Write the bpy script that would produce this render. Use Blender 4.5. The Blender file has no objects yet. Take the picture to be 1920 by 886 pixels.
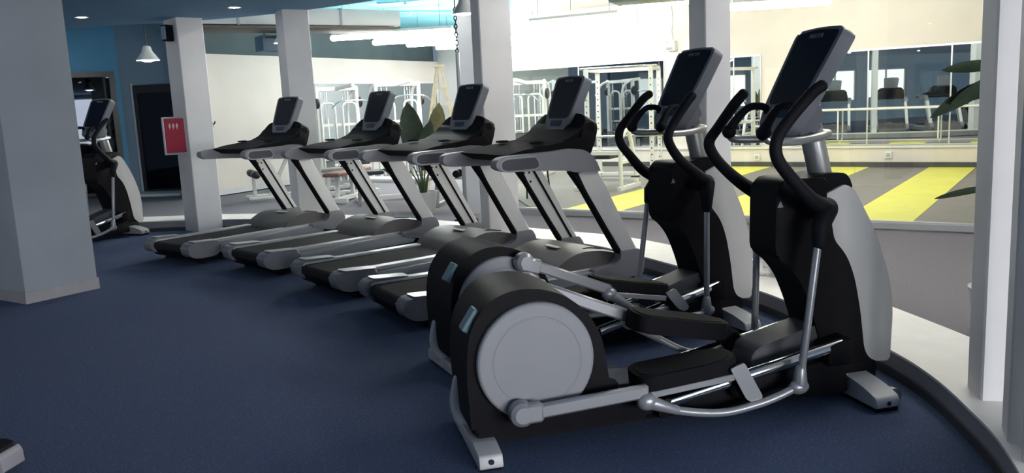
import bpy, bmesh, math, random
from mathutils import Vector, Matrix
random.seed(7)
SC = bpy.context.scene
COL = SC.collection

# ------------------------------------------------------------------ camera, world, exposure
FPX, PITCH, ROLL, CAMH = 1578.0, math.radians(9.10), math.radians(-2.68), 1.494
cam = bpy.data.cameras.new('camera')
cam.sensor_width = 36.0
cam.sensor_fit = 'HORIZONTAL'
cam.lens = 36.0 * FPX / 1920.0
cam.clip_start = 0.05
co = bpy.data.objects.new('camera', cam)
COL.objects.link(co)
_f = Vector((0, math.cos(PITCH), -math.sin(PITCH)))
_r0 = Vector((1, 0, 0))
_u0 = Vector((0, math.sin(PITCH), math.cos(PITCH)))
_r = _r0 * math.cos(ROLL) + _u0 * math.sin(ROLL)
_u = -_r0 * math.sin(ROLL) + _u0 * math.cos(ROLL)
_m = Matrix((( _r.x, _u.x, -_f.x, 0), (_r.y, _u.y, -_f.y, 0), (_r.z, _u.z, -_f.z, CAMH), (0, 0, 0, 1)))
co.matrix_world = _m
SC.camera = co

world = bpy.data.worlds.new('world')
SC.world = world
world.use_nodes = True
bg = world.node_tree.nodes['Background']
bg.inputs['Color'].default_value = (0.62, 0.78, 1.0, 1)
bg.inputs['Strength'].default_value = 0.22
SC.view_settings.view_transform = 'Standard'
SC.view_settings.look = 'None'
SC.view_settings.gamma = 1.0
SC.view_settings.exposure = 0.35
SC.view_settings.use_curve_mapping = False
SC.cycles.use_denoising = True
SC.cycles.max_bounces = 10
SC.cycles.sample_clamp_indirect = 6.0

FILLR_E = 17.0         # glowing panes added unseen behind the camera, to light from the right
TUBE_E = 52.0        # studio tube lamps
DOWN_E = 60.0        # small recessed downlights of the gym, the added unseen ones too
PEND_E = 65.0        # pendant lamps
WIN_E = 0.95          # daylight in the side windows of the gym

# ------------------------------------------------------------------ materials
M = {}


def mat(name, col, rough=0.5, metal=0.0, var=0.0, scale=8.0, bump=0.0, bscale=200.0, spec=0.5, coat=0.0):
    m = bpy.data.materials.new(name)
    m.use_nodes = True
    nt = m.node_tree
    b = nt.nodes['Principled BSDF']
    b.inputs['Base Color'].default_value = (*col, 1)
    b.inputs['Roughness'].default_value = rough
    b.inputs['Metallic'].default_value = metal
    b.inputs['Specular IOR Level'].default_value = spec
    if coat:
        b.inputs['Coat Weight'].default_value = coat
        b.inputs['Coat Roughness'].default_value = 0.1
    tc = nt.nodes.new('ShaderNodeTexCoord')
    if var > 0:
        n = nt.nodes.new('ShaderNodeTexNoise')
        n.inputs['Scale'].default_value = scale
        n.inputs['Detail'].default_value = 4
        nt.links.new(tc.outputs['Object'], n.inputs['Vector'])
        r = nt.nodes.new('ShaderNodeValToRGB')
        r.color_ramp.elements[0].position = 0.3
        r.color_ramp.elements[1].position = 0.7
        r.color_ramp.elements[0].color = (*[c * (1 - var) for c in col], 1)
        r.color_ramp.elements[1].color = (*[min(1, c * (1 + var)) for c in col], 1)
        nt.links.new(n.outputs['Fac'], r.inputs['Fac'])
        nt.links.new(r.outputs['Color'], b.inputs['Base Color'])
    if bump > 0:
        n2 = nt.nodes.new('ShaderNodeTexNoise')
        n2.inputs['Scale'].default_value = bscale
        nt.links.new(tc.outputs['Object'], n2.inputs['Vector'])
        bp = nt.nodes.new('ShaderNodeBump')
        bp.inputs['Strength'].default_value = bump
        bp.inputs['Distance'].default_value = 0.01
        nt.links.new(n2.outputs['Fac'], bp.inputs['Height'])
        nt.links.new(bp.outputs['Normal'], b.inputs['Normal'])
    M[name] = m
    return m


def emis(name, col, s, base=(0.9, 0.9, 0.9)):
    m = mat(name, base, 0.4)
    b = m.node_tree.nodes['Principled BSDF']
    b.inputs['Emission Color'].default_value = (*col, 1)
    b.inputs['Emission Strength'].default_value = s
    return m


# carpet of the gym: dark blue loops with pale flecks
def carpet(name, c0, c1, fleck):
    m = mat(name, c0, 0.95, spec=0.15)
    nt = m.node_tree
    b = nt.nodes['Principled BSDF']
    tc = nt.nodes.new('ShaderNodeTexCoord')
    n = nt.nodes.new('ShaderNodeTexNoise')
    n.inputs['Scale'].default_value = 90
    n.inputs['Detail'].default_value = 6
    nt.links.new(tc.outputs['Object'], n.inputs['Vector'])
    r = nt.nodes.new('ShaderNodeValToRGB')
    r.color_ramp.elements[0].position = 0.35
    r.color_ramp.elements[0].color = (*c0, 1)
    r.color_ramp.elements[1].position = 0.65
    r.color_ramp.elements[1].color = (*c1, 1)
    nt.links.new(n.outputs['Fac'], r.inputs['Fac'])
    v = nt.nodes.new('ShaderNodeTexVoronoi')
    v.inputs['Scale'].default_value = 60
    nt.links.new(tc.outputs['Object'], v.inputs['Vector'])
    lt = nt.nodes.new('ShaderNodeMath')
    lt.operation = 'LESS_THAN'
    lt.inputs[1].default_value = 0.16
    nt.links.new(v.outputs['Distance'], lt.inputs[0])
    mx = nt.nodes.new('ShaderNodeMixRGB')
    mx.inputs['Color2'].default_value = (*fleck, 1)
    nt.links.new(lt.outputs[0], mx.inputs['Fac'])
    nt.links.new(r.outputs['Color'], mx.inputs['Color1'])
    nt.links.new(mx.outputs['Color'], b.inputs['Base Color'])
    bp = nt.nodes.new('ShaderNodeBump')
    bp.inputs['Strength'].default_value = 0.5
    bp.inputs['Distance'].default_value = 0.004
    nt.links.new(n.outputs['Fac'], bp.inputs['Height'])
    nt.links.new(bp.outputs['Normal'], b.inputs['Normal'])


carpet('carpet_blue', (0.052, 0.077, 0.148), (0.082, 0.110, 0.188), (0.17, 0.185, 0.26))
carpet('carpet_grey', (0.19, 0.175, 0.195), (0.235, 0.22, 0.24), (0.26, 0.245, 0.265))
mat('mat_grey', (0.20, 0.185, 0.17), 0.7, var=0.08, scale=3)
mat('mat_yellow', (0.76, 0.73, 0.11), 0.6, var=0.05, scale=3)
mat('paint_white', (0.78, 0.77, 0.75), 0.7, var=0.03, scale=2)
mat('paint_cream', (0.74, 0.68, 0.62), 0.75, var=0.03, scale=2)
mat('paint_column', (0.70, 0.695, 0.70), 0.7, var=0.05, scale=2.5)
mat('paint_grey', (0.26, 0.29, 0.33), 0.75, var=0.06, scale=2)
mat('paint_bluegrey', (0.36, 0.47, 0.58), 0.75, var=0.05, scale=2)
mat('paint_blue', (0.20, 0.56, 0.85), 0.7, var=0.06, scale=1.5)
mat('paint_slate', (0.17, 0.25, 0.33), 0.7, var=0.06, scale=2)
mat('ceiling_blue', (0.13, 0.27, 0.42), 0.8, var=0.05, scale=1.5)
mat('ceiling_cyan', (0.22, 0.62, 0.74), 0.8, var=0.10, scale=1.2)
mat('ceiling_white', (0.74, 0.73, 0.70), 0.8, var=0.03, scale=1.5)
mat('paint_teal_dark', (0.09, 0.12, 0.13), 0.8, var=0.1, scale=2)
mat('curb_front', (0.30, 0.295, 0.315), 0.6, var=0.1, scale=4)
mat('curb_top', (0.86, 0.83, 0.78), 0.45, var=0.04, scale=6)
mat('baseboard', (0.06, 0.06, 0.065), 0.5)
mat('rail_dark', (0.34, 0.34, 0.345), 0.5)
mat('rail_bright', (0.75, 0.76, 0.76), 0.3, metal=0.6)
mat('shell_grey', (0.27, 0.27, 0.295), 0.42, var=0.03, scale=6, bump=0.02)
mat('rest_dark', (0.07, 0.07, 0.085), 0.5)
mat('shell_tower', (0.60, 0.595, 0.58), 0.42, var=0.02, scale=6)
mat('bezel_grey', (0.20, 0.21, 0.24), 0.45, var=0.03, scale=6)
mat('shell_mid', (0.17, 0.175, 0.20), 0.45, var=0.04, scale=6)
mat('shell_white', (0.88, 0.87, 0.85), 0.4, var=0.02, scale=6)
mat('disc_grey', (0.225, 0.232, 0.255), 0.45, var=0.03, scale=5)
mat('foot_white', (0.45, 0.455, 0.47), 0.4, var=0.03, scale=9)
mat('cover_smoke', (0.15, 0.14, 0.14), 0.50, var=0.05, scale=4)
mat('black_plastic', (0.006, 0.006, 0.008), 0.55, var=0.2, scale=12, spec=0.10)
mat('black_rubber', (0.006, 0.006, 0.008), 0.75, spec=0.12, bump=0.15, bscale=300)
mat('black_grip', (0.006, 0.006, 0.010), 0.6, spec=0.18, bump=0.3, bscale=250)
mat('belt', (0.016, 0.016, 0.019), 0.8, var=0.15, scale=30, bump=0.1, bscale=400, spec=0.2)
mat('trim_silver', (0.50, 0.52, 0.55), 0.32, metal=0.55)
mat('tube_grey', (0.30, 0.31, 0.335), 0.35, metal=0.45)
mat('chrome', (0.80, 0.80, 0.80), 0.14, metal=1.0)
mat('neck_metal', (0.50, 0.51, 0.50), 0.32, metal=0.7)
mat('screen', (0.006, 0.009, 0.020), 0.38, spec=0.18)
mat('keypad', (0.02, 0.035, 0.075), 0.3)
mat('deck_blue', (0.11, 0.13, 0.18), 0.6, var=0.08, scale=20)
mat('ramp_dark', (0.065, 0.065, 0.075), 0.55, var=0.08, scale=20)
mat('patch_blue', (0.16, 0.27, 0.32), 0.5)
mat('logo_grey', (0.25, 0.27, 0.30), 0.4)
mat('gym_white', (0.80, 0.80, 0.77), 0.35, var=0.02, scale=5)
mat('stack_grey', (0.30, 0.31, 0.32), 0.4, metal=0.4)
mat('pad_black', (0.02, 0.02, 0.024), 0.5, bump=0.05)
mat('pad_brown', (0.20, 0.10, 0.08), 0.5, bump=0.05)
mat('pad_grey', (0.28, 0.27, 0.25), 0.6)
mat('pad_white', (0.78, 0.78, 0.76), 0.5)
mat('frame_grey', (0.32, 0.33, 0.35), 0.35, metal=0.4)
mat('wood_pale', (0.84, 0.74, 0.55), 0.5, var=0.12, scale=14)
mat('leaf', (0.020, 0.036, 0.018), 0.5, var=0.35, scale=9)
mat('leaf_dry', (0.13, 0.115, 0.04), 0.55, var=0.3, scale=9)
mat('leaf_stem', (0.05, 0.08, 0.03), 0.5)
mat('pot', (0.55, 0.55, 0.54), 0.5)
mat('soil', (0.03, 0.02, 0.015), 0.95)
mat('red', (0.42, 0.035, 0.065), 0.4, var=0.06, scale=6)
mat('mark_white', (0.80, 0.78, 0.78), 0.5)
mat('dark_metal', (0.03, 0.03, 0.035), 0.4, metal=0.6)
mat('door_dark', (0.012, 0.014, 0.018), 0.3)
mat('duct', (0.66, 0.66, 0.67), 0.45, metal=0.2, var=0.04, scale=3)
mat('duct_dark', (0.14, 0.125, 0.115), 0.6)
mat('ac_grey', (0.38, 0.43, 0.43), 0.5)
mat('paper', (0.82, 0.81, 0.78), 0.6)
mat('mesh_grey', (0.18, 0.18, 0.18), 0.7)
mat('curtain', (0.55, 0.55, 0.50), 0.9, var=0.1, scale=5)
emis('tube_light', (1.0, 0.97, 0.92), TUBE_E)
emis('down_light', (0.95, 0.98, 1.0), DOWN_E)
emis('pend_light', (0.95, 0.98, 1.0), PEND_E)
emis('window_light', (0.92, 0.95, 0.90), WIN_E)
emis('window_light_right', (1.0, 0.98, 0.97), FILLR_E)


def mirror_mat():
    m = mat('mirror_glass', (0.80, 0.83, 0.83), 0.012, metal=1.0)
    mat('mirror_dark', (0.018, 0.021, 0.026), 0.02, metal=1.0)
    mat('mirror_tint', (0.40, 0.44, 0.46), 0.02, metal=1.0)
    g = bpy.data.materials.new('clear_glass')
    g.use_nodes = True
    nt = g.node_tree
    nt.nodes.clear()
    out = nt.nodes.new('ShaderNodeOutputMaterial')
    tr = nt.nodes.new('ShaderNodeBsdfTransparent')
    tr.inputs['Color'].default_value = (0.96, 0.98, 0.97, 1)
    gl = nt.nodes.new('ShaderNodeBsdfGlossy')
    gl.inputs['Roughness'].default_value = 0.01
    fr = nt.nodes.new('ShaderNodeFresnel')
    fr.inputs['IOR'].default_value = 1.35
    mx = nt.nodes.new('ShaderNodeMixShader')
    nt.links.new(fr.outputs[0], mx.inputs[0])
    nt.links.new(tr.outputs[0], mx.inputs[1])
    nt.links.new(gl.outputs[0], mx.inputs[2])
    nt.links.new(mx.outputs[0], out.inputs[0])
    M['clear_glass'] = g


mirror_mat()


# ------------------------------------------------------------------ mesh helpers
def V(*a):
    return Vector(a)


def build(name, bm, m, parent=None, smooth=35, loc=None):
    bmesh.ops.recalc_face_normals(bm, faces=bm.faces)
    me = bpy.data.meshes.new(name)
    bm.to_mesh(me)
    bm.free()
    if smooth:
        for p in me.polygons:
            p.use_smooth = True
        me.set_sharp_from_angle(angle=math.radians(smooth))
    me.materials.append(M[m])
    o = bpy.data.objects.new(name, me)
    COL.objects.link(o)
    if parent:
        o.parent = parent
    if loc:
        o.location = loc
    return o


def new():
    return bmesh.new()


def thing(name, label, cat, loc=(0, 0, 0), rz=0, group=None):
    o = bpy.data.objects.new(name, None)
    o.empty_display_size = 0.1
    COL.objects.link(o)
    o.location = loc
    o.rotation_euler = (0, 0, rz)
    tag(o, label, cat, group)
    return o


def tag(o, label, cat, group=None):
    o['label'] = label
    o['category'] = cat
    if group:
        o['group'] = group
    return o


def struct(name, bm, m, smooth=35, label=None, cat=None):
    o = build(name, bm, m, smooth=smooth)
    o['kind'] = 'structure'
    if label:
        o['label'] = label
    if cat:
        o['category'] = cat
    return o


def bevel(bm, edges, w, seg=2):
    if w > 0 and edges:
        bmesh.ops.bevel(bm, geom=list(set(edges)), offset=w, segments=seg, affect='EDGES', profile=0.5, clamp_overlap=True)


def box(bm, x0, x1, y0, y1, z0, z1, bev=0.0, mtx=None, seg=2):
    b = bmesh.new()
    bmesh.ops.create_cube(b, size=1)
    for v in b.verts:
        v.co = V(x0 + (v.co.x + .5) * (x1 - x0), y0 + (v.co.y + .5) * (y1 - y0), z0 + (v.co.z + .5) * (z1 - z0))
    bevel(b, b.edges[:], bev, seg)
    merge(bm, b, mtx)


def merge(bm, b, mtx=None):
    mp = {}
    for v in b.verts:
        mp[v] = bm.verts.new(mtx @ v.co if mtx else v.co)
    for f in b.faces:
        try:
            bm.faces.new([mp[v] for v in f.verts])
        except ValueError:
            pass
    b.free()


def prism(bm, prof, y0, y1, bev=0.0, seg=2, mtx=None, bev0=True, bev1=True):
    """profile in x,z pushed from y0 to y1"""
    b = bmesh.new()
    a = [b.verts.new((x, y0, z)) for x, z in prof]
    c = [b.verts.new((x, y1, z)) for x, z in prof]
    n = len(prof)
    b.faces.new(a)
    b.faces.new(c[::-1])
    for i in range(n):
        b.faces.new((a[i], a[(i + 1) % n], c[(i + 1) % n], c[i]))
    if bev > 0:
        es = []
        for i in range(n):
            if bev0:
                es.append(b.edges.get((a[i], a[(i + 1) % n])))
            if bev1:
                es.append(b.edges.get((c[i], c[(i + 1) % n])))
        bevel(b, [e for e in es if e], bev, seg)
    bmesh.ops.recalc_face_normals(b, faces=b.faces)
    merge(bm, b, mtx)


def rnd(pts, r, n=5, closed=True):
    """round the corners of a 2-D or 3-D polyline"""
    out = []
    N = len(pts)
    P = [Vector(p) for p in pts]
    for i in range(N):
        if not closed and i in (0, N - 1):
            out.append(P[i]); continue
        a, b, c = P[i - 1], P[i], P[(i + 1) % N]
        rr = r[i] if isinstance(r, (list, tuple)) else r
        d1, d2 = (a - b), (c - b)
        k = min(rr, d1.length * .48, d2.length * .48)
        if k < 1e-5:
            out.append(b); continue
        s, e = b + d1.normalized() * k, b + d2.normalized() * k
        for j in range(n + 1):
            t = j / n
            out.append(s * (1 - t) ** 2 + b * 2 * t * (1 - t) + e * t * t)
    return [tuple(p) for p in out]


def cr(pts, k=6, closed=False):
    """smooth curve through the points"""
    P = [Vector(p) for p in pts]
    N = len(P)
    out = []
    rng = range(N) if closed else range(N - 1)
    for i in rng:
        p1, p2 = P[i], P[(i + 1) % N]
        p0 = P[i - 1] if (closed or i > 0) else p1 * 2 - p2
        p3 = P[(i + 2) % N] if (closed or i < N - 2) else p2 * 2 - p1
        for j in range(k):
            t = j / k
            out.append(0.5 * ((2 * p1) + (p2 - p0) * t + (2 * p0 - 5 * p1 + 4 * p2 - p3) * t * t + (3 * p1 - p0 - 3 * p2 + p3) * t ** 3))
    if not closed:
        out.append(P[-1])
    return [tuple(p) for p in out]


def tube(bm, pts, r, n=10, caps=True, sy=1.0, closed=False):
    """round bar along pts; r is one radius or a list; sy flattens the section"""
    P = [Vector(p) for p in pts]
    N = len(P)
    R = [r] * N if not isinstance(r, (list, tuple)) else list(r)
    if len(R) != N:
        R = [R[min(len(R) - 1, int(i / (N - 1) * (len(R) - 1)))] * (1 - ((i / (N - 1) * (len(R) - 1)) % 1)) +
             R[min(len(R) - 1, int(i / (N - 1) * (len(R) - 1)) + 1)] * ((i / (N - 1) * (len(R) - 1)) % 1) for i in range(N)]
    T = []
    for i in range(N):
        a = P[(i - 1) % N] if (closed or i > 0) else P[i]
        b = P[(i + 1) % N] if (closed or i < N - 1) else P[i]
        T.append((b - a).normalized())
    up = V(0, 0, 1) if abs(T[0].z) < .9 else V(1, 0, 0)
    nrm = (up - T[0] * up.dot(T[0])).normalized()
    rings = []

    def ring(p, t, nn, rad):
        s = t.cross(nn)
        return [bm.verts.new(p + nn * (math.cos(2 * math.pi * k / n) * rad) + s * (math.sin(2 * math.pi * k / n) * rad * sy)) for k in range(n)]
    for i in range(N):
        nrm = (nrm - T[i] * nrm.dot(T[i])).normalized()
        if i == 0 and caps and not closed:
            for q in (80, 50, 25):
                rings.append(ring(P[0] - T[0] * R[0] * math.sin(math.radians(q)) * .8, T[0], nrm, R[0] * math.cos(math.radians(q))))
        rings.append(ring(P[i], T[i], nrm, R[i]))
        if i == N - 1 and caps and not closed:
            for q in (25, 50, 80):
                rings.append(ring(P[i] + T[i] * R[i] * math.sin(math.radians(q)) * .8, T[i], nrm, R[i] * math.cos(math.radians(q))))
    for a, b in zip(rings[:-1], rings[1:]):
        for k in range(n):
            bm.faces.new((a[k], a[(k + 1) % n], b[(k + 1) % n], b[k]))
    if closed:
        a, b = rings[-1], rings[0]
        for k in range(n):
            bm.faces.new((a[k], a[(k + 1) % n], b[(k + 1) % n], b[k]))
    else:
        bm.faces.new(rings[0])
        bm.faces.new(rings[-1][::-1])


def bar(bm, p, q, w, h=None, bev=0.004, up=(0, 0, 1)):
    """square section bar between two points"""
    h = h or w
    p, q = Vector(p), Vector(q)
    t = (q - p).normalized()
    u = Vector(up)
    if abs(t.dot(u)) > .95:
        u = V(1, 0, 0)
    s = t.cross(u).normalized()
    u = s.cross(t)
    L = (q - p).length
    mtx = Matrix(((t.x, s.x, u.x, p.x), (t.y, s.y, u.y, p.y), (t.z, s.z, u.z, p.z), (0, 0, 0, 1)))
    box(bm, 0, L, -w / 2, w / 2, -h / 2, h / 2, bev, mtx, seg=1)


def lathe(bm, prof, n=32, mtx=None):
    """profile of (radius, height) turned round z"""
    b = bmesh.new()
    rings = []
    for r, z in prof:
        if r < 1e-5:
            rings.append([b.verts.new((0, 0, z))])
        else:
            rings.append([b.verts.new((r * math.cos(2 * math.pi * k / n), r * math.sin(2 * math.pi * k / n), z)) for k in range(n)])
    for a, c in zip(rings[:-1], rings[1:]):
        for k in range(n):
            k2 = (k + 1) % n
            if len(a) == 1 and len(c) > 1:
                b.faces.new((a[0], c[k2], c[k]))
            elif len(c) == 1 and len(a) > 1:
                b.faces.new((a[k], a[k2], c[0]))
            elif len(a) > 1:
                b.faces.new((a[k], a[k2], c[k2], c[k]))
    merge(bm, b, mtx)


def ball(bm, c, r, sx=1, sy=1, sz=1, n=16):
    b = bmesh.new()
    bmesh.ops.create_uvsphere(b, u_segments=n, v_segments=n // 2 + 2, radius=r)
    merge(bm, b, Matrix.Translation(c) @ Matrix.Diagonal((sx, sy, sz, 1)))


RY = Matrix.Rotation(math.radians(90), 4, 'X')      # z axis -> -y


def frame(o, u, v):
    u, v = Vector(u).normalized(), Vector(v).normalized()
    w = u.cross(v)
    return Matrix(((u.x, v.x, w.x, o[0]), (u.y, v.y, w.y, o[1]), (u.z, v.z, w.z, o[2]), (0, 0, 0, 1)))


def slab(bm, poly, t0, t1, mtx, bev=0.0, seg=2, bev0=True, bev1=True):
    """outline in u,v pushed from t0 to t1 along the normal of mtx"""
    q = mtx @ Matrix(((1, 0, 0, 0), (0, 0, 1, 0), (0, 1, 0, 0), (0, 0, 0, 1)))
    prism(bm, poly, t0, t1, bev, seg, q, bev0, bev1)


def poly_slab(bm, pts, z0, z1):
    """flat outline in x,y with thickness"""
    b = bmesh.new()
    a = [b.verts.new((x, y, z0)) for x, y in pts]
    c = [b.verts.new((x, y, z1)) for x, y in pts]
    n = len(pts)
    b.faces.new(a[::-1]); b.faces.new(c)
    for i in range(n):
        b.faces.new((a[i], a[(i + 1) % n], c[(i + 1) % n], c[i]))
    merge(bm, b)


def wall_seg(bm, p, q, z0, z1, th):
    """upright slab along p-q; th pushes it to the left of p->q"""
    p, q = Vector((*p, 0)), Vector((*q, 0))
    d = (q - p).normalized()
    n = V(-d.y, d.x, 0) * th
    poly_slab(bm, [p.xy, q.xy, (q + n).xy, (p + n).xy], z0, z1)


def text_part(name, s, size, mtx, m, parent, depth=0.001):
    c = bpy.data.curves.new(name, 'FONT')
    c.body = s
    c.size = size
    c.align_x = 'CENTER'
    c.align_y = 'CENTER'
    c.extrude = depth
    tmp = bpy.data.objects.new(name, c)
    COL.objects.link(tmp)
    dg = bpy.context.evaluated_depsgraph_get()
    me = bpy.data.meshes.new_from_object(tmp.evaluated_get(dg))
    bpy.data.objects.remove(tmp)
    me.materials.clear()
    me.materials.append(M[m])
    me.transform(mtx)
    o = bpy.data.objects.new(name, me)
    COL.objects.link(o)
    o.parent = parent
    return o


def dup(root, loc, rz, label):
    r = root.copy()
    COL.objects.link(r)
    r.location = loc
    r.rotation_euler = (0, 0, rz)
    r['label'] = label
    for ch in list(root.children):
        c = ch.copy(); COL.objects.link(c); c.parent = r
        for g in list(ch.children):
            d = g.copy(); COL.objects.link(d); d.parent = c
    return r


# ------------------------------------------------------------------ the room
# front foot of the curved ledge, from far left to near right
CURB = [(-7.2, 11.6), (-5.1, 11.2), (-4.35, 11.15), (-3.2, 10.85), (-2.1, 10.25), (-0.95, 9.36), (0.21, 8.3), (0.75, 7.75), (1.25, 6.75),
        (1.61, 5.82), (1.77, 5.27), (1.92, 4.3), (1.94, 3.8), (1.88, 3.33), (1.80, 2.95), (1.62, 2.45), (1.35, 1.8)]
CURBC = [tuple(p) for p in cr([Vector(p) for p in CURB], 5)]


def offset(pts, d):
    out = []
    for i, p in enumerate(pts):
        a = Vector(pts[max(0, i - 1)]); b = Vector(pts[min(len(pts) - 1, i + 1)])
        t = (b - a).normalized()
        out.append((p[0] - t.y * d, p[1] + t.x * d))
    return out


CH = 0.14
curb_back = offset(CURBC, 0.50)


def strip(bm, a, b, z0, z1):
    poly = a + b[::-1]
    n = len(a)
    va0 = [bm.verts.new((*p, z0)) for p in a]; va1 = [bm.verts.new((*p, z1)) for p in a]
    vb0 = [bm.verts.new((*p, z0)) for p in b]; vb1 = [bm.verts.new((*p, z1)) for p in b]
    for i in range(n - 1):
        bm.faces.new((va0[i], va0[i + 1], va1[i + 1], va1[i]))
        bm.faces.new((vb0[i], vb1[i], vb1[i + 1], vb0[i + 1]))
        bm.faces.new((va1[i], va1[i + 1], vb1[i + 1], vb1[i]))
        bm.faces.new((va0[i], vb0[i], vb0[i + 1], va0[i + 1]))
    for k in (0, n - 1):
        bm.faces.new((va0[k], va1[k], vb1[k], vb0[k]))


b = new(); strip(b, offset(CURBC, 0.0), curb_back, 0.0, CH - 0.012)
struct('trim_1', b, 'curb_front', label='dark grey front of the curved ledge behind the machines')
b = new(); strip(b, offset(CURBC, -0.008), curb_back, CH - 0.012, CH)
struct('trim_2', b, 'curb_top', label='white top of the curved ledge behind the machines')
b = new(); strip(b, offset(CURBC, -0.012), offset(CURBC, -0.0005), 0.0, 0.045)
struct('baseboard_curved', b, 'baseboard')

GYM = [(-9.5, -8.5), (3.0, -8.5), (7.2, -2.6), (5.2, 1.6), (1.35, 1.75)] + [p for p in offset(CURBC, 0.05)[::-1]] + [(-9.5, 11.9)]
b = new(); poly_slab(b, GYM, -0.02, 0.0)
struct('floor', b, 'carpet_blue', smooth=0)
b = new(); poly_slab(b, [(-13, -9), (13, -9), (13, 24), (-13, 24)], -0.06, -0.021)
struct('floor_studio', b, 'carpet_grey', smooth=0)

# far mirror wall of the studio:  t = along the wall, n = away from the camera
NW = V(0.5616, 0.8274, 0)
TW = V(0.8274, -0.5616, 0)


def wp(t, n, z=0.0):
    p = NW * n + TW * t
    return V(p.x, p.y, z)


D_TRIM, D_WALL = 9.41, 16.55
ZC = 3.4
# studio floor mat and its yellow lanes
b = new()
poly_slab(b, [wp(-5.9, D_TRIM).xy, wp(4.5, D_TRIM).xy, wp(4.5, D_WALL).xy, wp(-11.2, D_WALL).xy, wp(-9.2, 13.0).xy], -0.021, -0.004)
struct('floor_mat', b, 'mat_grey', smooth=0)
for t0, t1 in ((-5.85, -5.0), (-4.02, -3.2), (-2.2, -1.47), (-0.45, 0.3)):
    b = new()
    poly_slab(b, [wp(t0, D_TRIM + .06).xy, wp(t1, D_TRIM + .06).xy, wp(t1, D_WALL - .02).xy, wp(t0, D_WALL - .02).xy], -0.004, 0.0)
    struct('floor_lane', b, 'mat_yellow', smooth=0)

b = new(); wall_seg(b, wp(-11.2, D_WALL).xy, wp(5, D_WALL).xy, 0, ZC, 0.2)
struct('wall_back', b, 'paint_cream', smooth=0)
b = new(); wall_seg(b, wp(-11.2, D_WALL - .02).xy, wp(5, D_WALL - .02).xy, 0.0, 0.09, 0.02)
struct('baseboard_back', b, 'baseboard', smooth=0)
b = new(); wall_seg(b, wp(-11.2, D_WALL - .035).xy, wp(5, D_WALL - .035).xy, 0.35, 0.39, 0.035)
struct('trim_3', b, 'paint_white', smooth=0)
b = new(); wall_seg(b, wp(4.5, D_WALL).xy, wp(4.5, D_TRIM - 2.5).xy, 0, ZC, 0.2)
struct('wall_right', b, 'paint_white', smooth=0)
b = new(); wall_seg(b, (-1.75, 22.75), (0.06, 19.96), 0, ZC, 0.2)
struct('wall_back_corner', b, 'paint_white', smooth=0)
# left wall of the strength area
LW0, LW1 = (-5.95, 15.0), (-1.75, 22.8)
LS = (-5.63, 15.595)
b = new(); wall_seg(b, LS, LW1, 0, 2.62, 0.25)
struct('wall_left', b, 'paint_cream', smooth=0)
b = new(); wall_seg(b, (LS[0] - .12, LS[1] + .06), (LW1[0] - .12, LW1[1] + .06), 2.62, ZC + .3, 0.13)
struct('wall_left_upper', b, 'paint_teal_dark', smooth=0)
b = new(); wall_seg(b, (-5.62, 15.585), (-1.74, 22.79), 0, 0.1, -0.015)
struct('baseboard_left', b, 'paint_column', smooth=0)
# blue walls far left
b = new(); wall_seg(b, (-12.5, 14.6), (-7.75, 17.3), 0, ZC, 0.2)
struct('wall_far_left', b, 'paint_blue', smooth=0)
b = new(); wall_seg(b, (-7.75, 17.3), (-5.9, 17.0), 0, ZC, 0.2)
wall_seg(b, (-6.05, 17.0), (-5.87, 15.72), 0, ZC, -0.1)
struct('wall_corner', b, 'paint_bluegrey', smooth=0)
b = new(); poly_slab(b, [(-12.5, 11.2), (-4.9, 10.95), (-3.5, 10.8), (-2.2, 10.2), (-.95, 9.4), (.2, 8.3), (.2, 24), (-12.5, 24)], ZC, ZC + .15)
struct('ceiling_strength', b, 'ceiling_cyan', smooth=0)
b = new(); poly_slab(b, [(.2, 8.3), (.75, 7.75), (1.6, 5.8), (1.9, 4.3), (1.9, 3.3), (12, 3.3), (12, 24), (.2, 24)], ZC, ZC + .15)
struct('ceiling_studio', b, 'ceiling_white', smooth=0)
# low blue ceiling of the gym, following the curved ledge
b = new(); poly_slab(b, [(-9.5, -8.5), (3.0, -8.5), (7.2, -2.6), (5.2, 1.6), (1.35, 1.75)] + offset(CURBC, 0.22)[::-1] + [(-9.5, 12.0)], 2.72, ZC + .12)
struct('ceiling', b, 'ceiling_blue', smooth=0)

# side wall of the gym, out of the frame, with its windows (seen in the mirrors)
b = new()
XW = -9.5
wy = [(-2.6, -0.4), (0.2, 2.4), (3.0, 5.2), (5.8, 8.0), (8.6, 10.8)]
ys = [-8.5] + [v for w in wy for v in w] + [12.0]
for i in range(0, len(ys), 2):
    box(b, XW - .2, XW, ys[i], ys[i + 1], 0, 2.72)
for a, c in wy:
    box(b, XW - .2, XW, a, c, 0, 0.85)
    box(b, XW - .2, XW, a, c, 2.15, 2.72)
struct('wall_side', b, 'paint_slate', smooth=0)
for i, (a, c) in enumerate(wy):
    w = thing('window_%d' % (i + 1), None, None, (XW - .1, (a + c) / 2, 0.85))
    del w['label'], w['category']
    w['kind'] = 'structure'
    h = (c - a) / 2
    b = new(); box(b, -.02, 0, -h, h, 0, 1.3); build('pane', b, 'window_light', w, 0)
    b = new()
    for q in (-h, -.02, h - .05):
        box(b, .001, .06, q, q + .05, 0, 1.3)
    for q in (0, 1.25):
        box(b, .001, .06, -h, h, q, q + .05)
    build('window_frame', b, 'rail_dark', w, 0)

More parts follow.
